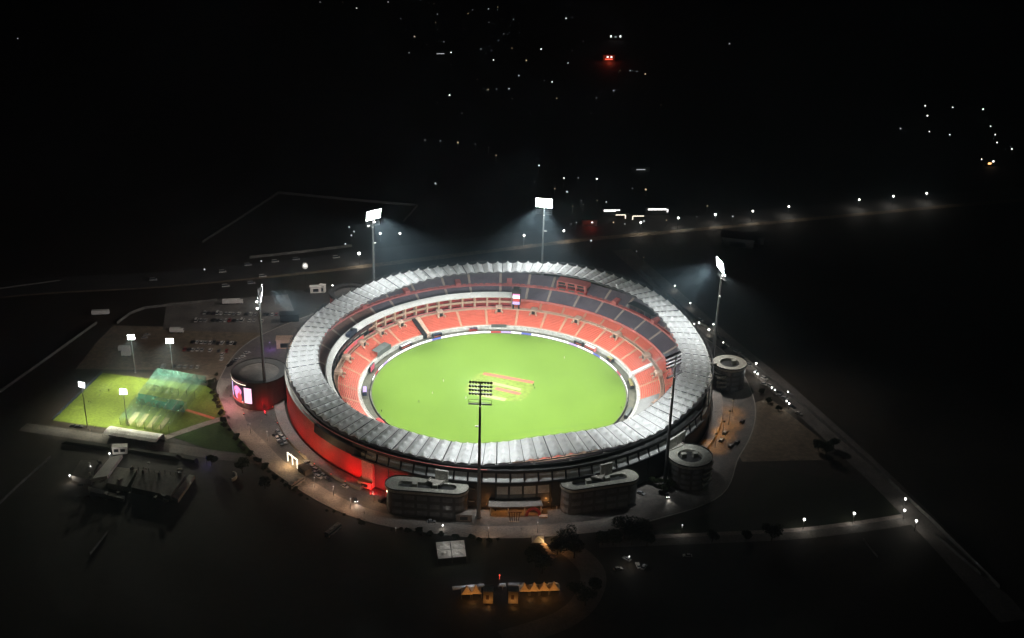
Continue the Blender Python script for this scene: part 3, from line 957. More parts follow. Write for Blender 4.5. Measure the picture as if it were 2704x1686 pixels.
# link bridges from gallery to pavilions
def bridge(label, pa, pb, w, z):
    d = pb-pa; d.z = 0; L = d.length; a = math.atan2(d.y, d.x)
    t = thing('link_bridge', label, 'bridge', (pa+pb)/2*1.0, a)
    t.location.z = z
    mb = MB(); mb.box((0, 0, 0), (L, w, .5)); mb.build('deck', M['concrete'], t)
    for s in (-1, 1):
        mb = MB(); mb.box((0, s*(w/2+.1), 0), (L, .2, 1.3)); mb.build('parapet', M['concrete'], t)
    mb = MB(); mb.box((0, 0, -z), (1.2, w*.6, z)); mb.build('pier', M['dark'], t)
bridge('short pale bridge joining the left front pavilion to the stadium', pol(121.6, -102.3), A1.lerp(A2, .62)+Vector((0, 1, 0)), 7, 15.6)
bridge('short pale bridge joining the right front pavilion to the stadium', pol(121.6, -64.2), B1.lerp(B2, .42)+Vector((0, 1, 0)), 7, 15.6)
bridge('wide pale bridge joining the right front round building to the stadium', pol(121.6, -42.5), C1+Vector((-6.5, 6.5, 0)), 11, 15.2)
bridge('short bridge joining the far right round building to the stadium', pol(121.6, 4.5), D1+Vector((-9, -1, 0)), 6, 15.2)

# picture screen on the big left tower
ps = thing('picture_screen', 'large curved lit picture screen on the round red tower', 'screen', (E1.x, E1.y, 0))
def tower_panel(name, a0, a1, z0, z1, mt, rr=15.85, n=3):
    mb = MB()
    pr = [(rr, z0), (rr, z1)]
    rows_ = []
    for i in range(n+1):
        a = a0+(a1-a0)*i/n
        rows_.append([pol(r, a, z) for r, z in pr])
    mb.grid(rows_)
    return mb.build(name, mt, ps)
S0 = 186.0
tower_panel('screen_back', S0-2, S0+79, 3.2, 15.0, M['dark'], 15.6, 10)
xs = [(0, 8, 'e_skin'), (8, 12, 'e_dark'), (12, 22, 'e_lilac'), (22, 27, 'e_dark'), (55, 60, 'e_dark'), (60, 77, 'e_screen_white')]
for a0, a1, mt in xs:
    tower_panel('screen_panel', S0+a0, S0+a1, 4.2, 14.0, M[mt], 15.8)
tower_panel('screen_panel', S0+27, S0+55, 4.2, 14.0, M['e_dark'], 15.75, 5)
# abstract pink figure patch on the screen
mb = MB()
for i in range(18):
    t0, t1 = 2*PI*i/18, 2*PI*(i+1)/18
    def ep(t, k): return pol(15.82, S0+41+math.cos(t)*11.5*k*(1+.2*math.sin(3*t)), 9.4+math.sin(t)*4.2*k)
    mb.face([ep(t0, .02), ep(t0, 1), ep(t1, 1), ep(t1, .02)])
mb.build('screen_patch', M['e_skin'], ps)
mb = MB()
for i in range(12):
    t0, t1 = 2*PI*i/12, 2*PI*(i+1)/12
    def ep2(t, k): return pol(15.86, S0+47+math.cos(t)*7*k, 7.0+math.sin(t)*2.6*k)
    mb.face([ep2(t0, .02), ep2(t0, 1), ep2(t1, 1), ep2(t1, .02)])
mb.build('screen_patch', M['e_redled'], ps)
tower_panel('screen_panel', S0+0, S0+58, 3.5, 5.0, M['e_redled'], 15.9, 8)
tower_panel('light_strip', S0-6, S0+66, 15.6, 16.1, M['e_cream'], 16.1, 8)
bulb(ps, 'screen_glow', pol(20, S0+30, 9), 7000, (1, .32, .36), 3.0)
def red_flood(loc, target, power, half=58):
    t = thing('red_uplight', 'small red floodlight on the ground washing the stadium wall', 'uplight', loc, 0, 'red wall uplights')
    mb = MB(); mb.box((0, 0, 0), (.7, .5, .25)); mb.tube((0, 0, .25), (0, 0, .7), .3, .4, n=8); mb.build('housing', M['black'], t)
    mb = MB(); mb.face([(.33*math.cos(q*PI/4), .33*math.sin(q*PI/4), .72) for q in range(8)]); mb.build('lens', M['e_red'], t)
    spot(t, 'red_beam', (0, 0, .95), Vector(target)-Vector(loc), power, half, .8, (1, .008, .018), .3)
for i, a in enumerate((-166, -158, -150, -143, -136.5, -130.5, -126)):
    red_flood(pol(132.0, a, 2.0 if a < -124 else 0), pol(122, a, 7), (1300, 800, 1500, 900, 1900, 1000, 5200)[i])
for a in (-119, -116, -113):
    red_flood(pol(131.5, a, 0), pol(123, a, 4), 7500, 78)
red_flood(E1*1.0+Vector((6, -20, -17)), Vector((E1.x+2, E1.y, 9)), 4200)
red_flood(E1*1.0+Vector((-6, -20.5, -17)), Vector((E1.x-4, E1.y, 9)), 500)
red_flood(Vector((F1.x-15, F1.y-11, 0)), Vector((F1.x, F1.y, 9)), 3500)

# ================================================================== RING OF BOUNDARY BOARDS
bd = thing('boundary_boards', 'ring of lit white, blue and red advertising boards round the playing field', 'boards')
random.seed(5)
for k in range(72):
    a = k*5.0
    am = a if a <= 180 else a-360
    c = 'e_white'
    if k in (18, 33): c = 'e_redled'
    elif k in (7, 15, 24): c = 'e_blue'
    elif k in (3,): c = 'e_pink'
    elif k in (35, 36, 39, 40, 44, 45, 65, 66, 67, 68, 69): c = 'dark'
    elif k % 7 == 3: c = 'e_lilac'
    mb = MB(); mb.sweep([(76.0, .05), (76.0, 1.3)], a+.05, a+4.95, 2)
    mb.build('led_panel', M[c], bd)
    mb = MB(); mb.sweep([(76.05, .05), (76.05, 1.35), (76.5, .05)], a+.05, a+4.95, 2)
    mb.build('board_back', M['black'], bd)

def block(name, label, cat, px, py, z, size, mt, rot=0, parts=()):
    p = at(px, py, z)
    t = thing(name, label, cat, (p.x, p.y, z), rot)
    return t
# sight screens, dugouts and boards between track and stands
def tangent(a): return R(a+90)
def dugout(label, r, a, L, mt_roof, mt_side, cat='dugout', h=2.3, dp=2.2):
    p = pol(r, a)
    t = thing('dugout', label, cat, (p.x, p.y, .03), tangent(a))
    mb = MB(); mb.box((0, -dp/2, 0), (L, .15, h)); mb.build('back_panel', mt_side, t)
    mb = MB()
    mb.grid([[(-L/2, -dp/2, h+.02), (L/2, -dp/2, h+.02)], [(-L/2, 0, h+.45), (L/2, 0, h+.45)], [(-L/2, dp/2, h+.1), (L/2, dp/2, h+.1)]])
    mb.build('roof', mt_roof, t)
    for s in (-1, 1):
        mb = MB(); mb.box((s*(L/2-.1), 0, 0), (.12, dp, h)); mb.build('side_panel', mt_side, t)
    mb = MB(); mb.box((0, -dp*.2, 0), (L*.9, .5, .45)); mb.build('bench', M['seat_orange'], t)
dugout('team dugout with white roof by the far left boundary', 79, 139, 9, M['white'], M['dark_glass'])
dugout('small dark dugout by the tunnel on the far left boundary', 79, 121, 6, M['navy'], M['dark'])
dugout('blue and white dugout by the left boundary under the stand', 79, 186, 7, M['e_lilac'], M['navy'])  # roof is no lamp; its brightness is put in as emission
dugout('white-roofed dugout with red base by the right far boundary', 79, 44, 8, M['white'], M['pink'])
dugout('small grey dugout by the far right boundary', 79, 51, 6, M['screen_cloth'], M['dark'])
dugout('pale yellow tent roof dugout on the right boundary', 79, 30, 5, M['pitch_pale'], M['dark'])
dugout('pale yellow covered bench at the right-hand boundary end', 79, 6, 9, M['pitch_pale'], M['dark'])
dugout('dark covered bench by the near right boundary', 79, -20, 10, M['screen_cloth'], M['black'])
dugout('dark covered bench by the far boundary left of the screen', 79, 103, 5, M['navy'], M['red'])
dugout('red covered bench by the near left boundary', 79, 214, 7, M['red'], M['red'])
ss = thing('sight_screen', 'large grey sight screen cloth leaning over the left lower seats', 'sight screen')
ring_box('cloth', 81.6, .3, 82.0, 5.6, 146.5, 156.5, M['screen_cloth'], ss, 5)
mb = MB(); mb.sweep([(82.0, 5.6), (86.5, 5.9), (86.5, 5.5)], 146.8, 156.2, 5); mb.build('cover_sheet', M['screen_cloth'], ss)
for a in (147, 150, 153, 156):
    mb = MB(); mb.tube(pol(82.1, a, .03), pol(82.1, a, 5.6), .12, n=6); mb.build('post', M['black'], ss)
pk = thing('pink_board', 'bright pink lit advertising board on the left boundary track', 'board')
ring_box('lit_face', 79.4, .5, 79.5, 4.0, 163.5, 168, M['e_pink'], pk, 2)
ring_box('board_back', 79.5, .05, 80.4, 4.2, 163.2, 168.3, M['black'], pk, 2)
ss2 = thing('sight_screen', 'low dark sight screen on the wall under the far orange seats', 'sight screen')
ring_box('cloth', 80.9, 1.6, 81.15, 3.6, 87.5, 94.5, M['screen_cloth'], ss2, 4)

# ================================================================== PRACTICE GROUND
def small_mast(px, py, h, label, aim, power, face=None):
    b = at(px, py)
    t = thing('practice_floodlight', label, 'floodlight', (b.x, b.y, 0), 0, 'practice ground floodlights')
    fc_ = face or aim
    f = Vector((fc_.x-b.x, fc_.y-b.y, 0)).normalized(); s = Vector((-f.y, f.x, 0))
    mb = MB(); mb.tube((0, 0, 0), (0, 0, h), .35, .18, n=8); mb.tube((0, 0, 0), (0, 0, .3), .6, n=8); mb.build('pole', M['steel'], t)
    for i in range(3):
        z = h-2.6+i*1.25
        mb = MB(); mb.tube(s*-2.0+Vector((0, 0, z)), s*2.0+Vector((0, 0, z)), .08, n=5)
        lens = MB()
        for j in range(4):
            c = s*((j-1.5)*1.1)+Vector((0, 0, z))
            dn = (f*math.cos(R(42))-Vector((0, 0, math.sin(R(42))))).normalized()
            mb.tube(c-dn*.1, c+dn*.45, .25, .55, n=8, cap=False)
            a_ = dn.orthogonal().normalized(); b_ = dn.cross(a_)
            lens.face([c+dn*.40+a_*math.cos(2*PI*q/8)*.5+b_*math.sin(2*PI*q/8)*.5 for q in range(8)])
        row = mb.build('lamp_row', M['dark_steel'], t)
        lens.build('lamp_lens', M['e_lamp'], row)
    spot(t, 'flood_beam', f*1.5+Vector((0, 0, h-1)), aim-b, power, 60, .9, (1.0, .98, .74), .8)
    return t
pc = at(380, 1065)
small_mast(357.3, 985, 25.5, 'lit practice floodlight at the back left of the practice ground', at(338, 1040), P_PRACTICE)
small_mast(457, 984, 23, 'brightest practice floodlight, behind the teal nets', at(438, 1040), P_PRACTICE)
small_mast(230.5, 1124, 27, 'practice floodlight at the near left corner of the practice ground', at(246, 1108), P_PRACTICE*.6, at(330, 1050))
small_mast(336, 1121, 22, 'practice floodlight in front of the nets behind the white tent', at(352, 1134), P_PRACTICE*.6, at(380, 1050))

def quadpt(q, u, v):
    return q[0].lerp(q[1], u).lerp(q[3].lerp(q[2], u), v)
NQ = [at(318, 1122), at(447, 1146), at(545, 1012), at(418, 990)]
HN = 4.6
cage = thing('practice_nets', 'large cage of teal practice nets with dark posts on the lit practice ground', 'nets')
def net_panel(u0, v0, u1, v1, mt, roof=False):
    mb = MB()
    a_, b_ = quadpt(NQ, u0, v0), quadpt(NQ, u1, v1)
    up = Vector((0, 0, HN))
    if roof:
        c_, d_ = quadpt(NQ, u1, v0), quadpt(NQ, u0, v1)
        g = []
        for i in range(5):
            g.append([quadpt(NQ, u0+(u1-u0)*i/4, v0+(v1-v0)*j/4)+up-Vector((0, 0, .5*math.sin(PI*i/4)*math.sin(PI*j/4))) for j in range(5)])
        mb.grid(g)
    else:
        mb.grid([[a_, b_], [a_+up, b_+up]])
    mb.build('net_panel', M[mt], cage)
for k in range(7):
    net_panel(k/6, 0, k/6, 1, 'net')
for j, rm in ((0, 'net_thin'), (1, 'net_thin'), (2, 'net')):
    for k in range(6):
        net_panel(k/6, j/3, (k+1)/6, (j+1)/3, rm, True)
for v, mt in ((0, 'net_pale'), (.40, 'net_screen'), (.47, 'net_screen'), (.68, 'net_pale'), (1, 'net_screen')):
    for k in range(6):
        if v == .68 and k > 3: continue
        net_panel(k/6, v, (k+1)/6, v, mt)
for k in range(7):
    for v in (0, .34, .68, 1):
        p = quadpt(NQ, k/6, v)
        mb = MB(); mb.tube(p, p+Vector((0, 0, HN)), .14, n=6); mb.build('post', M['dark_steel'], cage)
for k in range(7):
    mb = MB(); mb.tube(quadpt(NQ, k/6, 0)+Vector((0, 0, HN)), quadpt(NQ, k/6, 1)+Vector((0, 0, HN)), .09, n=4); mb.build('cable', M['black'], cage)
for i, (u, v0, v1, mt) in enumerate([(.14, .04, .26, 'mat_green'), (.34, .04, .26, 'mat_green'), (.55, .04, .26, 'mat_green'), (.76, .04, .26, 'mat_green'), (.30, .40, .62, 'worn_grass'), (.5, .42, .62, 'worn_grass'), (.72, .40, .62, 'mat_green'), (.55, .72, .92, 'worn_grass')]):
    a_, b_ = quadpt(NQ, u, v0), quadpt(NQ, u, v1)
    d = (b_-a_).normalized(); n_ = Vector((d.y, -d.x, 0))*1.5
    sheet('practice_pitch', [(p.x, p.y) for p in (a_-n_, b_-n_, b_+n_, a_+n_)], .04, M[mt])
ribbon('orange_strip', [at(492, 1083), at(566, 1106)], 2.2, .05, M['orange_mat'])
for x, y in ((178, 1104), (222, 1103), (203, 1077)):
    p = at(x, y); o = []
    for i in range(14):
        t = 2*PI*i/14; o.append((p.x+3.6*math.cos(t)*(1.4 if y > 1100 else 1), p.y+2.4*math.sin(t)))
    sheet('worn_patch', o, .035, M['worn_grass'])
fence = thing('boundary_fence', 'dark low fence along the left edge of the practice ground', 'fence')
fa, fb = at(271, 985), at(139, 1111)
for i in range(16):
    p, q = fa.lerp(fb, i/16), fa.lerp(fb, (i+1)/16)
    mb = MB(); mb.tube(p, p+Vector((0, 0, 1.8)), .07, n=5); mb.build('post', M['black'], fence)
    mb = MB(); mb.grid([[p+Vector((0, 0, .1)), q+Vector((0, 0, .1))], [p+Vector((0, 0, 1.7)), q+Vector((0, 0, 1.7))]]); mb.build('mesh_panel', M['navy'], fence)

# white tent pavilion of five bays
def tent_row(name, label, pa, pb, n, w, h, side=1):
    d = pb-pa; d.z = 0; L = d.length; a = math.atan2(d.y, d.x)
    t = thing(name, label, 'tent', ((pa+pb)/2).to_tuple(), a)
    for i in range(n):
        x0, x1 = -L/2+L*i/n+.08, -L/2+L*(i+1)/n-.08
        mb = MB()
        prof = [(-w/2, h), (-w*.3, h+.75), (0, h+1.05), (w*.3, h+.75), (w/2, h)]
        mb.grid([[(x0, y, z) for y, z in prof], [(x0*.5+x1*.5, y, z-.12) for y, z in prof], [(x1, y, z) for y, z in prof]])
        for x in (x0, x1): mb.face([(x, y, z) for y, z in prof])
        mb.build('roof_bay', M['white'], t)
        mb = MB(); mb.face([(x0, w/2-.1, 0), (x1, w/2-.1, 0), (x1, w/2-.1, h), (x0, w/2-.1, h)]); mb.build('rear_sheet', M['white'], t)
        mb = MB(); mb.box(((x0+x1)/2, 0, 0), ((x1-x0)*.7, 1.0, .8)); mb.build('table', M['dark'], t)
    for i in range(n+1):
        for y in (-w/2+.1, w/2-.1):
            mb = MB(); mb.tube((-L/2+L*i/n, y, 0), (-L/2+L*i/n, y, h), .07, n=6); mb.build('post', M['steel'], t)
    return t
tent_row('white_tent', 'long white five-bay tent in front of the practice nets', at(284, 1150), at(424, 1172), 5, 9.0, 3.4)

# ================================================================== CARS
def smooth_profile(mb, prof, w, mi, taper=1.0, z0=None):
    pass
def car_mesh(kind):
    L, Wd, H = {'car': (4.4, 1.8, 1.45), 'suv': (4.7, 1.9, 1.75), 'van': (5.2, 2.0, 2.1)}[kind]
    body = MB()
    low = [(-.5, .22), (-.5, .50), (-.46, .56), (-.22, .60), (.20, .60), (.46, .50), (.5, .40), (.5, .22)]
    if kind == 'van': low = [(-.5, .16), (-.5, .48), (-.46, .50), (.2, .50), (.34, .50), (.48, .40), (.5, .36), (.5, .16)]
    for sg in (-1, 1):
        body.face([(x*L, sg*Wd/2, z*H) for x, z in (low if sg > 0 else low[::-1])])
    for (x0, z0), (x1, z1) in zip(low, low[1:]+low[:1]):
        body.face([(x0*L, -Wd/2, z0*H), (x0*L, Wd/2, z0*H), (x1*L, Wd/2, z1*H), (x1*L, -Wd/2, z1*H)])
    cab = [(-.40, .585), (-.30, .95), (-.02, 1.0), (.08, .95), (.22, .585)]
    if kind == 'suv': cab = [(-.48, .585), (-.42, .95), (-.02, 1.0), (.08, .96), (.22, .585)]
    if kind == 'van': cab = [(-.49, .49), (-.48, .96), (.02, 1.0), (.22, .95), (.36, .49)]
    g = MB()
    ws = Wd/2*.92; wt = Wd/2*.76
    P = [(x*L, (ws if z < .7 else wt), z*H) for x, z in cab]
    g.face(P); g.face([(x, -y, z) for x, y, z in P][::-1])
    for a_, b_ in zip(P, P[1:]):
        roof = a_[2] > H*.9 and b_[2] > H*.9
        (body if roof else g).face([(a_[0], -a_[1], a_[2]), (a_[0], a_[1], a_[2]), (b_[0], b_[1], b_[2]), (b_[0], -b_[1], b_[2])])
    wl = MB()
    wl.tube((0, -.12, 0), (0, .12, 0), .33, n=10); wl.tube((0, -.13, 0), (0, .13, 0), .18, n=8, mi=1)
    hl = MB(); hl.box((0, 0, 0), (.08, .38, .16))
    return dict(L=L, W=Wd, H=H, body=body, glass=g, wheel=wl, head=hl)
PAINT = {}
for nm, c in (('white', (.62, .62, .60)), ('silver', (.36, .37, .38)), ('dark grey', (.05, .05, .055)), ('black', (.012, .012, .014)), ('red', (.30, .02, .02)), ('blue', (.03, .05, .16))):
    PAINT[nm] = mat('car_paint_'+nm.replace(' ', '_'), c, rough=.3, var=.04, spec=.6, metal=.1)
CARS = {}
def car_proto(kind, colour):
    key = (kind, colour)
    if key in CARS: return CARS[key]
    cm = CARS.setdefault(('m', kind), car_mesh(kind))
    body = cm['body'].mesh('car_body', PAINT[colour])
    if ('g', kind) not in CARS:
        CARS[('g', kind)] = cm['glass'].mesh('car_glass', M['dark_glass'])
        CARS[('w', kind)] = cm['wheel'].mesh('car_wheel', [M['tyre'], M['steel']])
        CARS[('h', kind)] = cm['head'].mesh('car_headlight', M['glass'])
        CARS[('hl', kind)] = cm['head'].mesh('car_headlight_lit', M['e_lamp_dim'])
    CARS[key] = (cm, body)
    return CARS[key]
def place_car(px, py, heading, colour, label, group, kind='car', lit=False, cat='car', z=.03):
    cm, body = car_proto(kind, colour)
    p = at(px, py)
    t = thing('parked_car' if not lit else 'driving_car', label, cat, (p.x, p.y, z), heading, group)
    link(bpy.data.objects.new('body', body), t)
    link(bpy.data.objects.new('windows', CARS[('g', kind)]), t)
    for x in (-.31, .31):
        for s in (-1, 1):
            w = link(bpy.data.objects.new('wheel', CARS[('w', kind)]), t)
            w.location = (x*cm['L'], s*(cm['W']/2-.1), .33)
    for s in (-1, 1):
        h = link(bpy.data.objects.new('headlight', CARS[('hl' if lit else 'h', kind)]), t)
        h.location = (cm['L']*.5, s*.6, cm['H']*.38)
    if lit:
        spot(t, 'headlight_beam', (cm['L']*.5+.3, 0, .7), (cm['L']*.5+12, 0, 0), 1500, 35, .6, (1, .95, .85), .2)
    return t
random.seed(21)
COL = ['white', 'white', 'silver', 'dark grey', 'black', 'white', 'silver', 'red']
def car_row(x0, y0, x1, y1, n, rowname, skip=.15, jit=.25, head=None):
    for i in range(n):
        if random.random() < skip: continue
        u = i/(n-1)
        c = random.choice(COL); k = random.choice(['car', 'car', 'suv', 'van' if c == 'white' else 'car'])
        h = (head if head is not None else R(88))+random.uniform(-.1, .1)+(PI if random.random() < .3 else 0)
        place_car(x0+(x1-x0)*u+random.uniform(-1, 1)*jit*6, y0+(y1-y0)*u+random.uniform(-.6, .6), h, c, '%s %s parked in the %s' % (c, k, rowname), 'cars in the '+rowname, k)
car_row(540, 829, 742, 833, 19, 'upper row of the paved car park', .12)
car_row(520, 848, 692, 849, 17, 'lower row of the paved car park', .12)
car_row(510, 905, 622, 909, 11, 'far dirt row right of the practice lights', .2)
car_row(488, 925, 600, 929, 11, 'near dirt row right of the practice lights', .15)
car_row(415, 968, 550, 972, 10, 'row just behind the teal practice nets', .25)
for i, (x, y, h) in enumerate([(652, 934, .6), (640, 945, .7), (626, 952, .8), (616, 958, .9), (607, 966, 1.0), (588, 938, 1.4), (586, 950, 1.5)]):
    c = COL[i % 6]
    place_car(x, y, h, c, '%s car parked on the curve by the round red tower' % c, 'cars on the curve by the tower')
for i, (x, y, h) in enumerate([(381, 894, .3), (388, 886, .3), (195, 1127, .0), (208, 1129, .1)]):
    place_car(x, y, h, 'dark grey' if i > 1 else 'silver', 'car parked on open dirt %s' % ('behind the back left practice light' if i < 2 else 'beside the near left practice light'), 'loose cars round the practice ground')
front_cars = [(735, 1144), (728, 1153), (745, 1157), (733, 1162), (752, 1169), (742, 1174), (808, 1228), (818, 1238), (826, 1236), (836, 1244), (832, 1252), (846, 1254), (856, 1260), (868, 1268), (815, 1225), (842, 1262)]
for i, (x, y) in enumerate(front_cars):
    c = ['silver', 'dark grey', 'white', 'white', 'silver', 'black'][i % 6]
    place_car(x, y, R(-48+random.uniform(-20, 20)), c, '%s car parked on the pavement below the red stadium wall' % c, 'cars below the red wall', random.choice(['car', 'suv']))
place_car(911, 1287, R(-35), 'white', 'white car alone at the end of the red wall', None)
place_car(1010, 1322, R(60), 'dark grey', 'dark grey van by the left end of the left front pavilion', None, 'van')
place_car(938, 1322, R(-70), 'black', 'car with bright headlights on the road left of the front pavilion', None, 'car', True)
place_car(1139, 1379, R(10), 'silver', 'silver car on the road in front of the left front pavilion', None)
place_car(1693, 1305, R(-35), 'silver', 'silver car at the right end of the right front pavilion', None)
place_car(1668, 1337, R(40), 'black', 'black car in front of the right end of the right front pavilion', None, 'suv')
place_car(1760, 1310, R(-80), 'dark grey', 'car with lit headlights near the foot of the right front floodlight mast', None, 'suv', True)
for i, (x, y) in enumerate([(1846, 856), (1870, 873), (1895, 893), (1951, 946), (1964, 958), (1997, 985), (2017, 1017), (2042, 1030), (2079, 1064), (1925, 915), (2060, 1048)]):
    c = ['white', 'silver', 'dark grey'][i % 3]
    place_car(x, y, R(-48), c, '%s car parked along the lane right of the stadium' % c, 'cars along the right lane')
for i in range(15):
    u_ = i/14
    c = ['white', 'dark grey', 'silver', 'black', 'white'][i % 5]
    place_car(1850+u_*262+random.uniform(-4, 4), 846+u_*246+random.uniform(-3, 3), R(-48), c, '%s car in the line between the right lane and the side road' % c, 'second line of cars on the right', random.choice(['car', 'suv']))
for i, (x, y) in enumerate([(1915, 1145), (1905, 1165), (1960, 1115), (1930, 1180), (1946, 1170)]):
    c = ['dark grey', 'black'][i % 2]
    place_car(x, y, R(60), c, ['dark grey car beside the podium in the orange-lit yard', 'black car in the middle of the orange-lit yard', 'dark grey car at the far end of the orange-lit yard', 'black car at the near end of the orange-lit yard', 'dark grey car at the outer edge of the orange-lit yard'][i], 'cars in the orange-lit yard', 'suv')
for i, (x, y) in enumerate([(1632, 1505), (1700, 1500), (1685, 1496), (1655, 1478), (1815, 1470)]):
    c = ['white', 'silver'][i % 2]
    place_car(x, y, R(20+40*i), c, '%s car parked in the dark lot right of the lower trees, %s' % (c, ['leftmost', 'second from the right', 'under the added lamp', 'nearest the trees', 'far right'][i]), 'cars in the dark lower lot')
for i, (x, y) in enumerate([(588, 720), (655, 702), (694, 732), (664, 750), (727, 693), (782, 687), (888, 682), (405, 741), (596, 758)]):
    c = ['white', 'silver'][i % 2]
    place_car(x, y, R(15), c, '%s vehicle on the dark road behind the car parks' % c, 'vehicles on the rear road', 'van')

def box_truck(px, py, heading, L, label, cat='truck', cabin=True, colr='white'):
    p = at(px, py)
    t = thing('box_truck' if cabin else 'trailer', label, cat, (p.x, p.y, .03), heading)
    mb = MB(); mb.box((0, 0, .9), (L, 2.5, 2.5)); mb.box((0, 0, 3.4), (L*.98, 2.3, .06)); mb.build('cargo_box', M['white'], t)
    mb = MB(); mb.box((0, 0, .6), (L*.95, 1.0, .3)); mb.build('chassis', M['black'], t)
    if cabin:
        mb = MB(); mb.box((L/2+1.1, 0, .6), (2.0, 2.4, 2.2), 0, 0, .9); mb.build('cab', M['white'], t)
        mb = MB(); mb.box((L/2+2.02, 0, 1.6), (.12, 2.0, .8)); mb.build('windscreen', M['dark_glass'], t)
    for x in (-L*.35, -L*.22, L*.35, L/2+1.1 if cabin else L*.25):
        for s in (-1, 1):
            mb = MB(); mb.tube((x, s*1.1-.15, .5), (x, s*1.1+.15, .5), .5, n=10); mb.build('wheel', M['tyre'], t)
box_truck(611, 803, R(8), 11.5, 'long white trailer truck behind the car park rows')
box_truck(463, 879, R(3), 6.5, 'white truck behind the brightest practice floodlight')
box_truck(329, 928, R(0), 7.0, 'pale trailer left of the back left practice light, farther of two', 'trailer', False)
box_truck(334, 941, R(0), 5.5, 'pale trailer left of the back left practice light, nearer of two', 'trailer', False)
box_truck(266, 832, R(10), 11, 'pale long trailer by the corner of the far left wall', 'trailer', False)
def bus(px, py, heading, label):
    p = at(px, py)
    t = thing('coach', label, 'bus', (p.x, p.y, .03), heading)
    mb = MB(); mb.box((0, 0, .5), (10.5, 2.5, 2.6), 0, 0, .96); mb.build('body', M['pale_paving'], t)
    mb = MB(); mb.box((0, 0, 1.7), (9.8, 2.54, .8), 0, 0, .99); mb.build('windows', M['dark_glass'], t)
    for x in (-1.6, 2.0):
        mb = MB(); mb.box((x, 0, 3.1), (2.0, 1.5, .3)); mb.build('roof_unit', M['concrete'], t)
    for x in (-3.4, 3.6):
        for s in (-1, 1):
            mb = MB(); mb.tube((x, s*1.1-.15, .5), (x, s*1.1+.15, .5), .5, n=10); mb.build('wheel', M['tyre'], t)
bus(783, 1282, R(58), 'long pale coach parked on the road below the lit gate frame')
bus(880, 1408, R(60), 'pale minibus alone on the dark ground left of the front lawn')

# ================================================================== PEOPLE
def person_mesh(name, pose, top, bottom):
    me = bpy.data.meshes.new(name+'_bones')
    st = .16 if pose == 'walk' else .10
    V = [(0, 0, .95), (0, 0, 1.2), (0, 0, 1.45), (0, .02, 1.58), (0, .03, 1.70), (0, .02, 1.80),
         (-.1, 0, .90), (-.11, st, .50), (-.11, st*.6, .08), (-.11, st*.6+.15, .04), (.1, 0, .90), (.11, -st*.4, .50), (.11, -st*1.4, .08), (.11, -st*1.4+.15, .04),
         (-.2, 0, 1.42), (-.27, -.04, 1.15), (-.25, .10, .92), (-.25, .14, .82), (.2, 0, 1.42), (.27, .04, 1.15), (.26, .16, .95), (.26, .2, .86)]
    if pose == 'raise':
        V[19] = (.34, .12, 1.45); V[20] = (.30, .28, 1.62); V[21] = (.30, .32, 1.72)
    E_ = [(0, 1), (1, 2), (2, 3), (3, 4), (4, 5), (0, 6), (6, 7), (7, 8), (8, 9), (0, 10), (10, 11), (11, 12), (12, 13), (2, 14), (14, 15), (15, 16), (16, 17), (2, 18), (18, 19), (19, 20), (20, 21)]
    me.from_pydata(V, E_, [])
    o = bpy.data.objects.new(name+'_tmp', me)
    sc.collection.objects.link(o)
    md = o.modifiers.new('skin', 'SKIN')
    rad = [.15, .14, .16, .06, .10, .08, .10, .075, .05, .04, .10, .075, .05, .04, .07, .05, .04, .035, .07, .05, .04, .035]
    for v, r in zip(me.skin_vertices[0].data, rad): v.radius = (r, r)
    me.skin_vertices[0].data[0].use_root = True
    ss_ = o.modifiers.new('sub', 'SUBSURF'); ss_.levels = 1; ss_.render_levels = 1
    dg = bpy.context.evaluated_depsgraph_get()
    out = bpy.data.meshes.new_from_object(o.evaluated_get(dg))
    bpy.data.objects.remove(o)
    out.materials.clear()
    for mt in (top, bottom, M['skin']): out.materials.append(mt)
    for p in out.polygons:
        z = p.center.z
        p.material_index = 2 if z > 1.55 else (0 if z > .92 else 1)
    return out
PM = [person_mesh('person_walk', 'walk', M['cloth_dark'], M['cloth_dark']), person_mesh('person_white', 'walk', M['cloth_white'], M['cloth_white']), person_mesh('person_raise', 'raise', M['cloth_white'], M['cloth_dark'])]
def person(px, py, rz, k, label, group=None, z=.03):
    p = at(px, py, z)
    o = bpy.data.objects.new('person', PM[k]); o.location = (p.x, p.y, z); o.rotation_euler = (0, 0, rz)
    tag(link(o), label, 'person', group)
for i, (x, y) in enumerate([(1171, 1009), (1142, 1041), (1490, 948), (1230, 1054)]):
    person(x, y, i*1.3, 1, 'person in white standing alone on the open grass of the field', 'people on the outfield')
for i, (x, y) in enumerate([(1408, 1020), (1412, 1028), (1106, 1064)]):
    person(x, y, i*2.0, 0, 'person in dark clothes on the field near the square', 'groundstaff near the square')
for i, (x, y) in enumerate([(1008, 1089), (1003, 1098), (1016, 1113), (995, 1094)]):
    person(x, y, i*1.7, 0, 'person in dark clothes at the near left edge of the field', 'people at the near left boundary')
for i, (x, y) in enumerate([(265, 1036), (288, 1034), (263, 1047), (235, 1065), (240, 1066)]):
    person(x, y, i*1.1, 0, 'person training on the open practice grass', 'people on the practice grass')
for i, (x, y) in enumerate([(230, 1134), (238, 1140), (250, 1132), (556, 1012), (566, 1010), (600, 1026)]):
    person(x, y, i*.9, i % 3, 'person standing at the edge of the practice ground', 'people at the practice edge')
for i, (x, y) in enumerate([(610, 1050), (642, 1076), (665, 1080), (705, 1100), (718, 1102), (700, 1092), (655, 1126), (690, 1115), (728, 1116), (595, 1092)]):
    person(x, y, i*.7, i % 3, 'person walking on the pavement by the round red tower', 'people by the red tower')
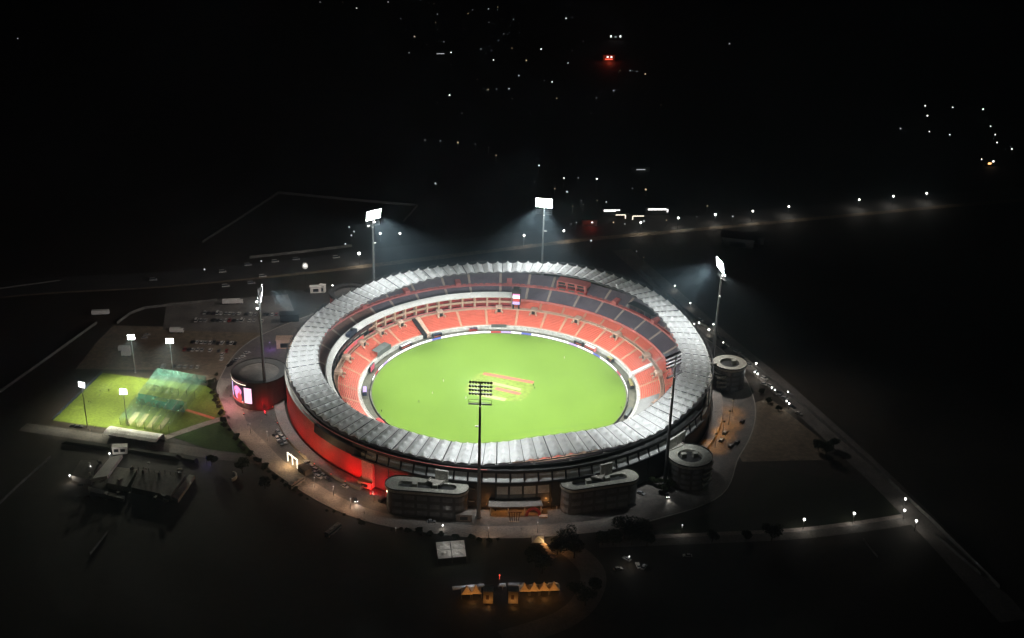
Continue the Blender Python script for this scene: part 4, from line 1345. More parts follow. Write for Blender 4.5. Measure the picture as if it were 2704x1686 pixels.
for i, (x, y) in enumerate([(962, 1360), (1168, 1388), (1238, 1368), (1378, 1402), (1432, 1352), (1520, 1345), (1470, 1345)]):
    person(x, y, i*1.9, (i+1) % 3, 'person on the pavement in front of the main entrance', 'people at the main entrance')
for i, (x, y) in enumerate([(1395, 868), (1380, 867), (1262, 868), (1415, 868), (1180, 880), (1100, 905), (1640, 1080)]):
    person(x, y, i*1.2, i % 2, 'person standing on the track behind the boundary boards', 'people on the boundary track')

# ================================================================== TREES
def leaf_cloud(mb, c, rx, rz, n, s):
    for i in range(n):
        while True:
            v = Vector((random.uniform(-1, 1), random.uniform(-1, 1), random.uniform(-1, 1)))
            if .35 < v.length < 1: break
        p = Vector(c)+Vector((v.x*rx, v.y*rx, v.z*rz))
        a_ = Vector((random.uniform(-1, 1), random.uniform(-1, 1), random.uniform(-.4, 1))).normalized()
        b_ = a_.orthogonal().normalized()*s*random.uniform(.6, 1.3); c_ = a_.cross(b_).normalized()*s*random.uniform(.5, 1.0)
        mb.face([p-b_, p+c_*.6, p+b_, p-c_*.6])
random.seed(3)
def make_tree(h, rx, seed):
    random.seed(seed)
    tr = MB()
    tr.tube((0, 0, -.1), (0, 0, h*.35), .28, .2, n=7)
    cr = MB()
    for i in range(6):
        a_ = 2*PI*i/6+random.uniform(-.4, .4); q = rx*random.uniform(.35, .7)
        tip = Vector((math.cos(a_)*q, math.sin(a_)*q, h*random.uniform(.55, .85)))
        tr.tube((0, 0, h*.33), tip, .13, .04, n=5, cap=False)
        leaf_cloud(cr, tip, rx*.5, h*.2, 170, .42)
    leaf_cloud(cr, (0, 0, h*.75), rx*.55, h*.25, 260, .42)
    return tr.mesh('trunk', M['bark']), cr.mesh('crown', M['leaf'])
TREES = [make_tree(8, 4.2, 1), make_tree(6.5, 3.4, 2), make_tree(10, 5.0, 3), make_tree(3.2, 1.9, 4)]
def tree(px, py, k, label, group=None, s=1.0, name='tree'):
    p = at(px, py)
    t = thing(name, label, 'tree' if k < 3 else 'bush', (p.x, p.y, 0), random.uniform(0, 6), group)
    t.scale = (s, s, s)
    link(bpy.data.objects.new('trunk', TREES[k][0]), t); link(bpy.data.objects.new('crown', TREES[k][1]), t)
for x, y, k, s in [(1495, 1455, 2, 1.2), (1472, 1464, 1, 1.3), (1516, 1474, 0, 1.2)]:
    tree(x, y, k, {2: 'tallest dark tree in the clump by the front road, left of the gap', 1: 'small dark tree at the left of the clump by the front road', 0: 'dark tree at the near right of the left front clump'}[k], 'left front tree clump', s)
for x, y, k, s in [(1648, 1425, 2, 1.35), (1690, 1430, 0, 1.35), (1620, 1440, 1, 1.3), (1590, 1440, 1, 1.1), (1708, 1445, 1, 1.25), (1668, 1440, 0, 1.2)]:
    tree(x, y, k, '%s dark tree in the clump by the front road, right of the gap' % {1648: 'tallest', 1690: 'second tallest', 1620: 'low', 1590: 'leftmost', 1708: 'rightmost', 1668: 'middle'}[x], 'right front tree clump', s)
for x, y, k, s in [(1415, 1500, 2, 1), (1432, 1515, 0, 1.1), (1405, 1485, 0, 1)]:
    tree(x, y, k, 'black tree beside the small lit tent below the front lawn', 'trees by the small tent', s)
for x, y, k, s in [(2037, 1432, 0, 1.2), (1880, 1432, 1, 1), (1972, 1424, 3, 1.4)]:
    tree(x, y, k, 'dark tree on the near side of the cross road', 'trees by the cross road', s)
for x, y, k, s in [(1740, 1285, 1, .8), (1768, 1292, 1, .9), (1752, 1300, 3, 1.4), (1722, 1276, 3, 1.2)]:
    tree(x, y, k, 'shrubby tree round the foot of the right front floodlight mast', 'trees by the right front mast', s)
for i in range(64):
    a = 176+i*1.5+random.uniform(-.5, .5)
    if random.random() < .18: continue
    p = pol(ring_out(a)+2.2+random.uniform(-.6, 2.2), a)
    t = thing('roadside_bush', 'low bush in the planted strip outside the ring road', 'bush', (p.x, p.y, 0), random.uniform(0, 6), 'bushes along the ring road')
    sc_ = random.uniform(.35, 1.05); t.scale = (sc_, sc_, sc_*.8)
    link(bpy.data.objects.new('trunk', TREES[3][0]), t); link(bpy.data.objects.new('crown', TREES[3][1]), t)
for x, y, k in [(1520, 1580, 0), (1545, 1600, 2), (1570, 1560, 1), (700, 1290, 1), (560, 1230, 1), (640, 1250, 0), (1720, 1050, 1)][:6]:
    tree(x, y, k, 'dark tree right of the gate tents at the bottom' if x > 1000 else 'dark tree on unlit ground left of the ring road', 'dark trees on the lower site')
for x, y, k in [(2160, 1190, 1), (2180, 1205, 0), (2200, 1185, 1), (2010, 1040, 3), (2030, 1065, 3), (2055, 1085, 3), (1830, 880, 3), (1910, 925, 3)]:
    tree(x, y, k, 'dark tree along the right-hand side road', 'trees along the side road')

# ================================================================== WALLS ROUND THE SITE
def site_wall(label, pts, n, h=2.2, mt='site_wall', cat='wall', th=.3):
    t = thing('site_wall', label, cat)
    for i in range(len(pts)-1):
        for k in range(n):
            p, q = pts[i].lerp(pts[i+1], k/n), pts[i].lerp(pts[i+1], (k+1)/n)
            d = q-p; a = math.atan2(d.y, d.x); c = (p+q)/2
            mb = MB(); mb.box((c.x, c.y, -.05), (d.length-.35, th, h*random.uniform(.95, 1.05)), a); mb.build('wall_panel', M[mt], t)
            mb = MB(); mb.box((p.x, p.y, -.05), (.4, .45, h+.25), a); mb.build('wall_post', M[mt], t)
site_wall('pale boundary wall running up the far left of the site', [at(-20, 1052), at(120, 953), at(256, 855)], 14, 1.8)
site_wall('pale wall round the corner behind the paved car park', [at(310, 856), at(345, 830), at(382, 816), at(470, 806), at(575, 795)], 5, 1.8)
site_wall('broken pale wall at the lower left edge of the picture', [at(-20, 1350), at(60, 1275), at(135, 1209)], 9, 1.6)
site_wall('faint pale wall alone on the dark ground at the lower left', [at(238, 1466), at(284, 1408)], 6, 1.4)
site_wall('long wall along the right-hand side road', [at(1690, 718), at(1800, 815), at(1960, 945), at(2140, 1090), at(2300, 1230), at(2460, 1378), at(2640, 1556)], 12, 2.2)
site_wall('broken inner wall at the lower right corner', [at(2470, 1415), at(2520, 1460), at(2590, 1520)], 7, 1.6)
site_wall('far field wall behind the left floodlight, upper edge', [at(735, 512), at(900, 528), at(1100, 546)], 14, 2.2, 'facade')
site_wall('far field wall sloping down to the left in the dark', [at(735, 512), at(640, 575), at(535, 642)], 12, 2.0, 'facade')
site_wall('far field wall sloping down behind the left beam', [at(1102, 546), at(1065, 588)], 6, 2.0, 'facade')
site_wall('pale wall along the rear road left of the far left mast', [at(660, 683), at(800, 668), at(930, 652)], 10, 2.0)
site_wall('dashed pale barrier at the far left of the rear road', [at(-10, 765), at(160, 742)], 22, 1.0)
site_wall('short walls beside the dark lower right track', [at(2280, 1428), at(2318, 1474)], 3, 1.2)
# parapet hedge in front of the practice lane (dark bank)
hb = thing('dark_bank', 'long black planted bank below the practice lane', 'bank')
for i, (xa, ya, xb, yb) in enumerate([(165, 1168, 300, 1186), (335, 1190, 480, 1212), (480, 1212, 520, 1220)]):
    p, q = at(xa, ya), at(xb, yb); d = q-p; c = (p+q)/2
    mb = MB(); mb.box((c.x, c.y, -.05), (d.length, 3.2, 1.6), math.atan2(d.y, d.x), 0, .8); mb.build('bank_section', M['scrub'], hb)

# ================================================================== SMALL BUILDINGS
# half-built slabs at lower left
cs = thing('half_built_block', 'unfinished concrete building with pale ramp slab at the lower left', 'building')
def slab(pts, z0, z1, mt, nm):
    mb = MB(); mb.prism([at(x, y, z1) for x, y in pts], z0, z1); return mb.build(nm, M[mt], cs)
slab([(367, 1238), (491, 1253), (450, 1310), (346, 1287)], 0, 3.5, 'paving', 'floor_slab')
slab([(300, 1232), (362, 1240), (335, 1286), (283, 1276)], 0, 3.2, 'lobe_roof', 'floor_slab')
slab([(213, 1215), (268, 1217), (240, 1268), (188, 1256)], 0, 3.0, 'paving', 'floor_slab')
slab([(291, 1207), (323, 1201), (283, 1257), (243, 1264)], 3.4, 5.4, 'white', 'ramp_slab')
slab([(500, 1253), (514, 1256), (470, 1320), (455, 1312)], 0, 2.0, 'lobe_roof', 'side_wall')
slab([(232, 1285), (330, 1310), (326, 1318), (238, 1298)], 0, 2.0, 'lobe_roof', 'front_wall')
for x, y in ((262, 1258), (248, 1266), (285, 1262), (236, 1230), (238, 1256), (350, 1240), (378, 1250), (420, 1256)):
    p = at(x, y, 3.3); mb = MB(); mb.box((p.x, p.y, 3.0), (1.0, 1.0, 2.2)); mb.build('column_stub', M['concrete'], cs)
random.seed(77)
for k_ in range(22):
    x_, y_ = random.uniform(200, 480), random.uniform(1216, 1318)
    p_ = at(x_, y_, 3.3)
    w_, d_, h_ = random.uniform(.6, 3.2), random.uniform(.4, 1.6), random.uniform(.3, 1.7)
    mb = MB(); mb.box((p_.x, p_.y, random.choice((0.0, 3.0, 3.3))), (w_, d_, h_), random.uniform(0, PI)); mb.build('formwork_piece', M[random.choice(('lobe_wall', 'lobe_roof', 'concrete', 'wood', 'facade'))], cs)
for k_ in range(9):
    p_ = at(352+k_*14, 1243+k_*1.6, 3.5)
    mb = MB(); mb.tube((p_.x, p_.y, 3.4), (p_.x+random.uniform(-.2, .2), p_.y, 5.6+random.uniform(-.6, .9)), .14, n=5); mb.build('rebar_column', M['lobe_wall'], cs)
p = at(318, 1196)
gh = thing('site_cabin', 'white two-window cabin at the top of the unfinished ramp', 'cabin', p, R(8))
mb = MB(); mb.box((0, 0, 0), (7.5, 3.2, 4.2)); mb.build('wall', M['white'], gh)
for x in (-1.8, 1.6):
    mb = MB(); mb.box((x, -1.62, 1.4), (2.4, .1, 1.8)); mb.build('window', M['black'], gh)
mb = MB(); mb.box((0, 0, 4.2), (8.0, 3.8, .3)); mb.build('roof', M['white'], gh)
cw = thing('curved_white_wall', 'small bright white curved wall on dark ground left of the ring road', 'wall', at(604, 1262))
mb = MB()
mb.sweep([(3.6, 0), (3.6, 1.6), (4.4, 1.6), (4.4, 0)], -55, 70, 10, closed=True, caps=True); mb.build('curved_panel', M['white'], cw)
# lit gate frame on the pavement below the red wall
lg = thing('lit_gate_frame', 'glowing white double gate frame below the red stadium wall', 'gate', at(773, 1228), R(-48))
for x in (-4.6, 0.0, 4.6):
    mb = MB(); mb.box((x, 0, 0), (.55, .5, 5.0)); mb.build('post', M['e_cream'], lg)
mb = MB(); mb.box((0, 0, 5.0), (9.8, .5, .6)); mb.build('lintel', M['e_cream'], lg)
bulb(lg, 'gate_glow', (0, -1.5, 4.0), 1800, (1, .62, .25), 1.2)
bulb(lg, 'gate_glow', (0, 3.0, 4.0), 1500, (1, .62, .25), 1.2)
def booth(px, py, rot, size, label, mt='concrete', cat='booth', z=0):
    p = at(px, py)
    t = thing('booth', label, cat, (p.x, p.y, z), rot)
    mb = MB(); mb.box((0, 0, 0), size); mb.build('wall', M[mt], t)
    mb = MB(); mb.box((0, 0, size[2]), (size[0]*1.1, size[1]*1.1, .25)); mb.build('roof', M[mt], t)
    mb = MB(); mb.box((0, -size[1]/2-.02, .8), (size[0]*.5, .06, size[2]*.5)); mb.build('window', M['dark_glass'], t)
booth(805, 1248, R(-45), (6.5, 4.0, 3.2), 'flat-roofed brown booth beside the lit gate frame', 'dirt_lot')
booth(968, 1283, R(-20), (7.5, 5.0, 3.4), 'orange-lit flat-roofed booth at the end of the red wall', 'beige')
booth(752, 916, R(5), (9.5, 6.0, 6.0), 'pinkish gate house between the red tower and the ring roof', 'beige')
booth(834, 772, R(10), (7.5, 3.0, 4.5), 'pale tent booth on the paved ground behind the left mast', 'white')
booth(852, 771, R(-10), (4.0, 3.0, 5.2), 'small pale booth beside the far left round building', 'white')
booth(765, 846, R(10), (12.0, 6.0, 5.0), 'black boxy building beside the car park rows', 'black')
booth(1948, 645, R(-12), (24.0, 14.0, 7.0), 'dim flat building far right behind the stadium', 'facade', 'building')
booth(1998, 640, R(-12), (11.0, 10.0, 6.0), 'small dim building beside the far right flat building', 'facade', 'building')
booth(1225, 1372, R(0), (7.5, 3.5, 3.6), 'pale kiosk by the foot of the front floodlight mast', 'pale_paving')
# stepped canopy slabs beside the far left wall
st = thing('stepped_stair', 'row of dark slatted stair canopies along the left side of the stadium', 'stair')
for i in range(7):
    a = 149+i*2.6
    mb = MB(); mb.sweep([(126, 7.0-.4*i), (126, 7.5-.4*i), (136, 4.6-.4*i), (136, 4.1-.4*i)], a, a+1.3, 1, closed=True, caps=True)
    mb.build('stair_canopy', M['lobe_roof'], st)
    mb = MB(); mb.tube(pol(135, a+.6, 0), pol(135, a+.6, 4.3-.4*i), .2, n=6); mb.build('post', M['dark_steel'], st)
# stump-shaped sculpture and planter in front of the entrance
sp = thing('wicket_sculpture', 'dark tripod-like sculpture of slanted stumps before the main entrance', 'sculpture', at(1358, 1378))
for i in range(5):
    x = (i-2)*1.3
    mb = MB(); mb.tube((x*.75, 0, 0), (x, .4, 5.2), .22, n=7); mb.build('stump', M['wood'], sp)
mb = MB(); mb.box((0, .4, 5.2), (7.0, .5, .45)); mb.build('bail', M['wood'], sp)
mb = MB(); mb.box((0, 0, 0), (5.0, 1.2, .25)); mb.build('plinth', M['concrete'], sp)
ga = thing('entrance_arch', 'dark red balloon-like arch right of the main entrance', 'arch', at(1408, 1362))
mb = MB()
pp = [Vector((3.2*math.cos(PI*i/10), 0, 4.2*math.sin(PI*i/10))) for i in range(11)]
for a_, b_ in zip(pp, pp[1:]): mb.tube(a_, b_, .75, n=8)
mb.build('arch_tube', M['red'], ga)
mb = MB(); mb.box((0, 0, 2.0), (4.5, .3, 1.5)); mb.build('banner', M['wood'], ga)
mb = MB(); mb.box((5.0, -1, 0), (4.2, 2.4, .9)); mb.build('planter', M['beige'], ga)
# four-panel white tent roof on the front lawn
wt = thing('square_marquee', 'white square marquee roof of four panels on the front lawn', 'tent')
q = [at(1150, 1432, 3.2), at(1226, 1426, 3.2), at(1232, 1470, 3.2), at(1156, 1477, 3.2)]
def bil(u, v): return q[0].lerp(q[1], u).lerp(q[3].lerp(q[2], u), v)
for i in (0, 1):
    for j in (0, 1):
        mb = MB(); g = []
        for a_ in range(5):
            g.append([bil(.5*i+.01+.48*a_/4, .5*j+.01+.48*b_/4)+Vector((0, 0, 1.0*(1-max(abs(a_-2), abs(b_-2))/2))) for b_ in range(5)])
        mb.grid(g); mb.build('roof_panel', M['white'], wt)
for u in (0, .5, 1):
    for v in (0, .5, 1):
        pz = bil(u, v); mb = MB(); mb.tube((pz.x, pz.y, 0), pz, .1, n=6); mb.build('post', M['steel'], wt)
tn = at(1420, 1436)
pt = thing('peaked_tent', 'small cream peaked tent lit warm beside the black trees', 'tent', tn)
mb = MB()
for i in range(4):
    a0_, a1_ = PI/4+i*PI/2, PI/4+(i+1)*PI/2
    mb.face([(4.2*math.cos(a0_), 4.2*math.sin(a0_), 2.6), (4.2*math.cos(a1_), 4.2*math.sin(a1_), 2.6), (0, 0, 4.6)])
mb.build('peaked_roof', M['white'], pt)
for i in range(4):
    a0_ = PI/4+i*PI/2
    mb = MB(); mb.tube((4.1*math.cos(a0_), 4.1*math.sin(a0_), 0), (4.1*math.cos(a0_), 4.1*math.sin(a0_), 2.6), .09, n=6); mb.build('post', M['steel'], pt)
bulb(wt, 'marquee_fill', at(1195, 1470)+Vector((0, 0, 12)), 900, (1, .95, .88), .5)  # unseen bulb added above the marquee to brighten its roof
bulb(pt, 'tent_lamp', (3.5, -3, 4.5), 420, (1, .6, .25), .4)
# covered way running down from the tent
cvw = thing('covered_way', 'pale strip of canvas awnings running down from the small lit tent', 'awning')
for i in range(5):
    p = at(1436+i*6, 1449+i*8)
    mb = MB(); mb.box((p.x, p.y, 2.2), (2.6, 2.2, .2), R(-40)); mb.tube((p.x, p.y, 0), (p.x, p.y, 2.2), .08, n=6); mb.build('awning_panel', M['beige'], cvw)
bulb(cvw, 'awning_lamp', at(1462, 1462)+Vector((2, 0, 3.2)), 500, (1, .42, .12), .4)
# main gate at the bottom, folded fabric wall with two pillars
gt = thing('site_gate', 'orange-lit gate with two stout pillars and white roof boards at the bottom', 'gate')
def gpanel(pa, pb, h0, h1, mt, nm):
    mb = MB(); mb.face([(pa.x, pa.y, 0), (pb.x, pb.y, 0), (pb.x, pb.y, h1), (pa.x, pa.y, h0)]); return mb.build(nm, M[mt], gt)
def pagoda(px, py, w, label):
    p = at(px, py)
    t = thing('pagoda_tent', label, 'tent', (p.x, p.y, 0), R(4), 'pagoda tents beside the gate')
    hz_ = 2.6
    c4 = [(-w/2, -w/2), (w/2, -w/2), (w/2, w/2), (-w/2, w/2)]
    mb = MB()
    for q in range(4):
        a_, b_ = c4[q], c4[(q+1) % 4]
        rows_ = []
        for k, (z, sc_) in enumerate(((hz_, 1), (hz_+.7, .62), (hz_+1.7, .28), (hz_+3.2, .02))):
            rows_.append([(a_[0]*sc_, a_[1]*sc_, z), (b_[0]*sc_, b_[1]*sc_, z)])
        mb.grid(rows_)
    mb.build('peaked_roof', M['lit_panel'], t)
    for x, y in c4:
        mb = MB(); mb.tube((x*.97, y*.97, 0), (x*.97, y*.97, hz_), .08, n=6); mb.build('post', M['steel'], t)
    mb = MB(); mb.face([(-w/2, w/2-.05, 0), (w/2, w/2-.05, 0), (w/2, w/2-.05, hz_), (-w/2, w/2-.05, hz_)]); mb.build('rear_sheet', M['lit_panel'], t)
    bulb(t, 'tent_lamp', (0, -w*.9, 4.6), 190, (1, .46, .13), .3)
for i_, (x_, y_) in enumerate(((1232, 1574), (1256, 1572))):
    pagoda(x_, y_, 5.0, ('warm-lit peaked tent farther left of the gate pillars', 'warm-lit peaked tent next to the left gate pillar')[i_])
for i_, (x_, y_) in enumerate(((1384, 1566), (1410, 1565), (1436, 1564), (1462, 1563))):
    pagoda(x_, y_, 5.2, ('warm-lit peaked tent next to the right gate pillar', 'warm-lit peaked tent second from the right gate pillar', 'warm-lit peaked tent third from the right gate pillar', 'warm-lit peaked tent at the right end of the gate row')[i_])
for x in (1289, 1355):
    p = at(x, 1588)
    mb = MB(); mb.box((p.x, p.y, 0), (4.4, 3.4, 6.4)); o = mb.build('pillar', M['lit_panel'], gt)
    mb = MB(); mb.box((p.x, p.y, 6.4), (4.8, 3.8, .4)); mb.build('pillar_cap', M['concrete'], gt)
    mb = MB(); mb.box((p.x-.3, p.y-1.72, 2.2), (1.3, .08, 2.4)); mb.build('pillar_emblem', M['wood'], gt)
for xa, ya, xb, yb, mt in ((1195, 1551, 1279, 1543, 'white'), (1319, 1542, 1336, 1542, 'white'), (1341, 1541, 1383, 1541, 'cover'), (1448, 1541, 1474, 1541, 'white')):
    pa, pb = at(xa, ya, 3), at(xb, yb, 3); d = pb-pa; c = (pa+pb)/2
    mb = MB(); mb.box((c.x, c.y, 2.2), (d.length, 2.0, .4), math.atan2(d.y, d.x)); mb.box((c.x, c.y, 0), (.4, .4, 2.2)); mb.build('roof_board', M[mt], gt)
for x, y in ((1248, 1590), (1400, 1584), (1440, 1584), (1290, 1604), (1355, 1604)):
    bulb(gt, 'gate_lamp', at(x, y)+Vector((0, 0, 1.6)), 130, (1, .48, .14), .3)
bulb(gt, 'board_fill', at(1240, 1556)+Vector((0, 0, 6)), 260, (.85, .9, 1), .3)  # bulbs added above the roof boards to whiten them
bulb(gt, 'board_fill', at(1345, 1552)+Vector((0, 0, 6)), 220, (.85, .9, 1), .3)
bulb(gt, 'gate_lamp', at(1461, 1548)+Vector((0, 0, 4.6)), 160, (1, .6, .3), .3)
mb = MB(); p = at(1319, 1530); mb.ball((p.x, p.y, 2.2), .35, 8, 6); mb.tube((p.x, p.y, 0), (p.x, p.y, 2.2), .08, n=6); mb.build('red_beacon', M['e_red'], gt)
# tethered white balloon behind the stadium
bp_ = at(805, 703, 18)
bl = thing('white_balloon', 'round white balloon floating above the rear road at far left', 'balloon', (bp_.x, bp_.y, 0))
mb = MB(); mb.ball((0, 0, 18), 2.2, 16, 12, sz=1.08); mb.build('envelope', M['white'], bl, smooth=True)
mb = MB(); mb.tube((0, 0, 0), (0, 0, 15.8), .05, n=5); mb.build('tether', M['black'], bl)
bulb(bl, 'balloon_lamp', (1.5, -5.5, 21), 900, (1, 1, 1), .4)

# ================================================================== STREET LAMPS
def lamp(px, py, h, r, mt, label, group, power=0, col=(1, .95, .85), name='street_lamp', arm=True):
    p = at(px, py, h)
    t = thing(name, label, 'lamp', (p.x, p.y, -.1), 0, group)
    mb = MB(); mb.tube((0, 0, 0), (0, 0, h-r*.6), .13, .08, n=6)
    if arm: mb.tube((0, 0, h-r-.4), (0, -.6, h-r*.5), .06, n=5)
    mb.build('pole', M['dark_steel'], t)
    mb = MB(); mb.ball((0, 0, h+.1), r, 8, 6); mb.build('globe', M[mt], t)
    if power: bulb(t, 'lamp_light', (0, 0, h-r-.9), power, col, .4)
    return t
for x, y in [(1692, 588), (1791, 576), (1889, 567), (1988, 558), (2083, 546), (2269, 528), (2359, 519), (2447, 511), (1489, 610), (1384, 622)]:
    lamp(x, y, 9, .8, 'e_street', 'street lamp in the row along the road behind the stadium', 'street lamps on the rear road', 2200)
lamp(948, 670, 9, 1.05, 'e_street', 'bright street lamp on the rear road left of the far left mast', None, 3500)
for x, y, r in [(1782, 755, .6), (1823, 801, .6), (1833, 856, .7), (1846, 853, .7), (1872, 871, .9), (1884, 857, .6), (1910, 905, .5), (1951, 944, .6), (1965, 956, .6), (1997, 960, .75), (1993, 983, .6), (2001, 988, .75), (2038, 1024, .55), (2046, 1030, .55), (2081, 1035, .55), (2077, 1060, .55), (2084, 1066, .65)]:
    lamp(x, y, 4, r*.8, 'e_street', 'small white lamp along the lane right of the stadium', 'lamps along the right lane', 320 if r > .55 else 0)
for x, y in [(2124, 1372), (2256, 1356), (2391, 1318), (2389, 1348), (2420, 1376)]:
    lamp(x, y, 6, .62, 'e_street', 'white lamp by the cross road at the lower right', 'lamps by the cross road', 520)
lamp(1802, 1387, 5, .4, 'e_far_dim', 'dim lamp by the start of the cross road', None, 200)
for x, y in [(1800, 1424), (1760, 1424), (1860, 1418), (2130, 1400), (2230, 1388), (1930, 1412), (2030, 1404)]:
    pass
for x, y in [(1004, 617), (1056, 617)]:
    lamp(x, y, 7, .8, 'e_street', 'white lamp glimmering through the left floodlight beam', 'lamps behind the left beam', 0)
for x, y in [(922, 600), (935, 612), (928, 622), (912, 645), (690, 690), (540, 712)]:
    lamp(x, y, 5, .6, 'e_far_dim', 'dim lamp on the dark ground behind the far left mast', 'dim lamps behind the far left mast', 0)
lamp(878, 754, 5, .5, 'e_street', 'small lamp beside the far left round building', None, 120)
lamp(683, 788, 8, .7, 'e_lamp_dim', 'lamp by the left stadium mast, farther of two', None, 0)
lamp(1662, 1470, 6, .3, 'e_far', 'added lamp on a pole brightening the cars in the dark lower lot', None, 420)  # pole lamp added to bring the parked cars out of the dark
lamp(1169, 1388, 2.2, .35, 'e_street', 'low bright bollard lamp in front of the left front pavilion', None, 60)
lamp(184, 1256, 4, .5, 'e_far', 'small lamp at the left corner of the unfinished building', None, 700)
lamp(289, 1198, 4, .55, 'e_far', 'small lamp beside the white cabin', None, 700)
lamp(239, 1232, 4, .35, 'e_far', 'faint lamp among the unfinished columns', None, 40)
# warm yard lights, right of the stadium and at the entrance
for x, y, pw in [(1938, 1090, 5200), (1928, 1122, 6000), (1912, 1150, 6000), (1892, 1182, 3600)]:
    t = lamp(x, y-36, 9, .28, 'e_warm', 'hooded orange lamp in the yard right of the stadium', 'orange yard lamps', 0, (1, .42, .08), 'yard_lamp')
    mb = MB(); mb.tube((0, 0, 9.0), (0, 0, 9.6), .9, .25, n=10); mb.build('hood', M['black'], t)
    spot(t, 'lamp_light', (0, 0, 8.6), (0, 0, 0), pw, 52, .7, (1, .40, .05), .3)
for a, pw in ((-92, 420), (-88.5, 520), (-85, 520), (-81.5, 420), (-78, 260)):
    p = pol(127.5, a, 4.6)
    t = thing('entrance_lamp', 'small warm lamp under the entrance canopy', 'lamp', (p.x, p.y, 4.6), 0, 'entrance canopy lamps')
    mb = MB(); mb.box((0, 0, .2), (.6, .6, .25)); mb.build('fitting', M['black'], t)
    mb = MB(); mb.ball((0, 0, .1), .2, 6, 4); mb.build('bulb', M['e_warm'], t)
    bulb(t, 'lamp_light', (0, 0, -.4), pw, (1, .38, .09), .3)
for x, y, pw in [(880, 1285, 1500), (925, 1318, 1500), (985, 1300, 1300), (1045, 1395, 150), (1290, 1395, 700), (1420, 1380, 500), (705, 1140, 1300), (770, 1200, 1300), (640, 1060, 900), (660, 1120, 900), (830, 1262, 1300)]:
    lamp(x, y, 6, .25, 'e_far_dim', 'small warm path lamp on the paved ring', 'path lamps on the paved ring', pw, (1, .6, .35), 'path_lamp')
lamp(545, 1208, 4, .3, 'e_blue', 'small blue-violet lamp at the end of the practice lane', None, 500, (.25, .2, 1), 'path_lamp')
lamp(712, 905, 5, .3, 'e_lilac', 'small violet lamp by the pink gate house', None, 900, (.45, .2, 1), 'path_lamp')

# ================================================================== FAR LIGHTS OF THE COUNTRYSIDE
far_bright = [(942, 22), (1191, 139), (1187, 252), (1423, 437), (1489, 471), (1576, 473), (1458, 217), (1495, 49), (1303, 159), (1429, 130)]
far_dim = [(661, 1), (845, 6), (905, 7), (1025, 6), (1110, 2), (1146, 10), (1155, 38), (1058, 50), (1095, 97), (1172, 111), (1191, 171), (1236, 36), (1248, 27), (1290, 24), (1314, 19), (1291, 60), (1356, 52), (1352, 128), (1500, 167), (1511, 134), (1637, 187), (1664, 187), (1682, 189), (1704, 196), (1437, 213), (1416, 229), (1289, 237), (1311, 236), (1344, 235), (1353, 261), (1155, 272), (1575, 259), (830, 180), (1926, 116), (2077, 110), (1745, 278), (1122, 370), (1163, 373), (1209, 377), (1255, 381), (1290, 390), (1310, 411), (1527, 470), (1150, 485), (1512, 545), (1535, 530), (47, 102), (1465, 499), (1497, 507), (1540, 541), (1577, 530), (1601, 534), (1670, 498), (1705, 501), (1522, 588), (1508, 592), (1620, 588), (1650, 592), (1700, 585), (1760, 582), (1840, 573), (1935, 572), (1868, 544), (1561, 636), (1681, 664), (1700, 680), (1270, 130), (1330, 90), (1390, 160), (1220, 300), (1400, 300), (1470, 260), (1540, 110), (1370, 200), (1260, 210), (980, 90), (1080, 140), (1150, 60), (1620, 240), (1560, 300)]
for x, y in far_bright:
    lamp(x, y, 8, random.uniform(.5, .85), 'e_far', 'bright small white lamp far out on the dark plain', 'bright far lamps', 0, name='far_lamp')
for i, (x, y) in enumerate(far_dim):
    lamp(x, y, 6, (.30, .55, .42, .75, .36)[i % 5], ('e_far_dim', 'e_far_dim', 'e_far_warm')[i % 3], 'faint tiny lamp far out on the dark plain', 'faint far lamps', 0, name='far_lamp')
for x, y in [(2443, 280), (2516, 284), (2596, 289), (2449, 306), (2378, 340), (2454, 348), (2508, 356), (2616, 334), (2628, 356), (2633, 377), (2672, 394), (2592, 421)]:
    lamp(x, y, 8, (.55, .75, .65)[x % 3] if y != 340 else .45, 'e_far', 'white lamp in the cluster at the upper right', 'upper right lamp cluster', 0, name='far_lamp')
def far_house(px, py, label, strips, size=(14, 8, 6), red=0, cat='building'):
    p = at(px, py)
    t = thing('far_building', label, cat, (p.x, p.y, -.8), R(5))
    mb = MB(); mb.box((0, 0, 0), size); mb.build('wall', M['facade'], t)
    mb = MB(); mb.box((0, 0, size[2]), (size[0]*1.06, size[1]*1.06, .4)); mb.build('roof', M['dark'], t)
    for x, z, w, h, mt in strips:
        mb = MB(); mb.box((x, -size[1]/2-.1, z), (w, .15, h)); mb.build('light_strip', M[mt], t)
    if red:
        bulb(t, 'red_light', (0, -size[1]/2-6, 5), red, (1, .08, .03), .5)
far_house(1613, 566, 'far building with one long white light strip, left of the lit cluster', [(0, 4.5, 13, 1.6, 'e_far')], (15, 8, 7))
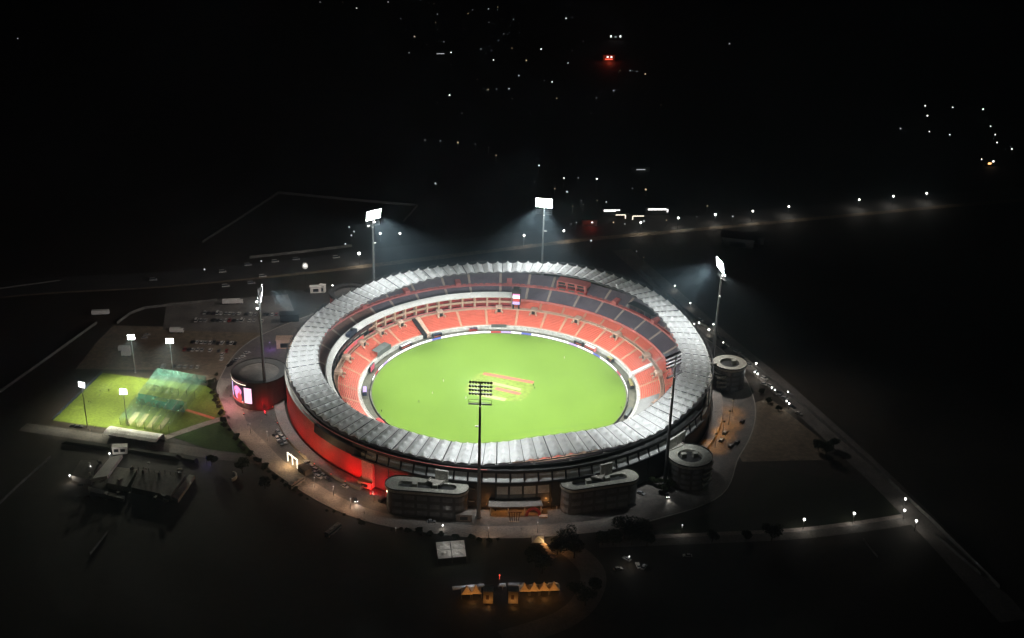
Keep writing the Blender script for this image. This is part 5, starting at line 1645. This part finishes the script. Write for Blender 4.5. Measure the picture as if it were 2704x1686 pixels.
far_house(1643, 574, 'small far building with cream lit gate, second of the lit cluster', [(-2, 3.5, 8, .7, 'e_cream'), (2, .6, .8, 3, 'e_cream')], (10, 6, 5))
far_house(1677, 577, 'small far building with cream lit eaves, third of the lit cluster', [(2, 3.5, 9, .7, 'e_cream'), (-2.5, .6, .8, 3, 'e_cream')], (11, 6, 5))
far_house(1732, 563, 'far building with long white lit roof edge, right of the lit cluster', [(0, 4.8, 15, 1.3, 'e_far'), (8.5, 3, 1.0, 2.5, 'e_far')], (19, 8, 7))
far_house(1555, 592, 'dim far building under a red light, left of the lit cluster', [(2, 3, 1.2, 1.0, 'e_far')], (12, 7, 5), 900)
far_house(1606, 158, 'far building glowing red with two white lamps', [(-1.5, 4, 1.8, 1.8, 'e_far'), (3, 4, 1.8, 1.8, 'e_far'), (0, 1.4, 9, 1.6, 'e_red')], (14, 8, 7), 4500)
far_house(1624, 104, 'far building with three white lamps near the top', [(-6, 4, 1.8, 2.4, 'e_far'), (0, 4, 2.2, 1.0, 'e_far_dim'), (6, 4, 1.8, 2.4, 'e_far')], (16, 8, 7))
far_house(2613, 434, 'dim far house with orange light at the upper right', [(1, 4, 1.8, 1.6, 'e_far'), (-2, 2, 3, 1.5, 'e_warm')], (14, 8, 6), 0)
far_house(1176, 146, 'faint far building beside a bright lamp at the upper middle', [(-6, 3, 9, .7, 'e_far_dim')], (22, 8, 6))
far_house(1690, 452, 'very faint far shed above the lit cluster', [(0, 3, 8, .5, 'e_far_dim')], (16, 7, 5))

# ================================================================== HAZE
hz = MB(); hz.box((0, 0, -4.5), (2*G_HALF+60, 2*G_HALF+60, 400))
hm = bpy.data.materials.new('haze_air'); hm.use_nodes = True
hn = hm.node_tree; hn.nodes.clear()
ho = hn.nodes.new('ShaderNodeOutputMaterial'); pv = hn.nodes.new('ShaderNodeVolumePrincipled')
pv.inputs['Color'].default_value = (.62, .86, 1.0, 1); pv.inputs['Density'].default_value = HAZE; pv.inputs['Anisotropy'].default_value = 0.4
hn.links.new(pv.outputs[0], ho.inputs['Volume'])
tag(hz.build('haze', hm), None, None, None, 'stuff')
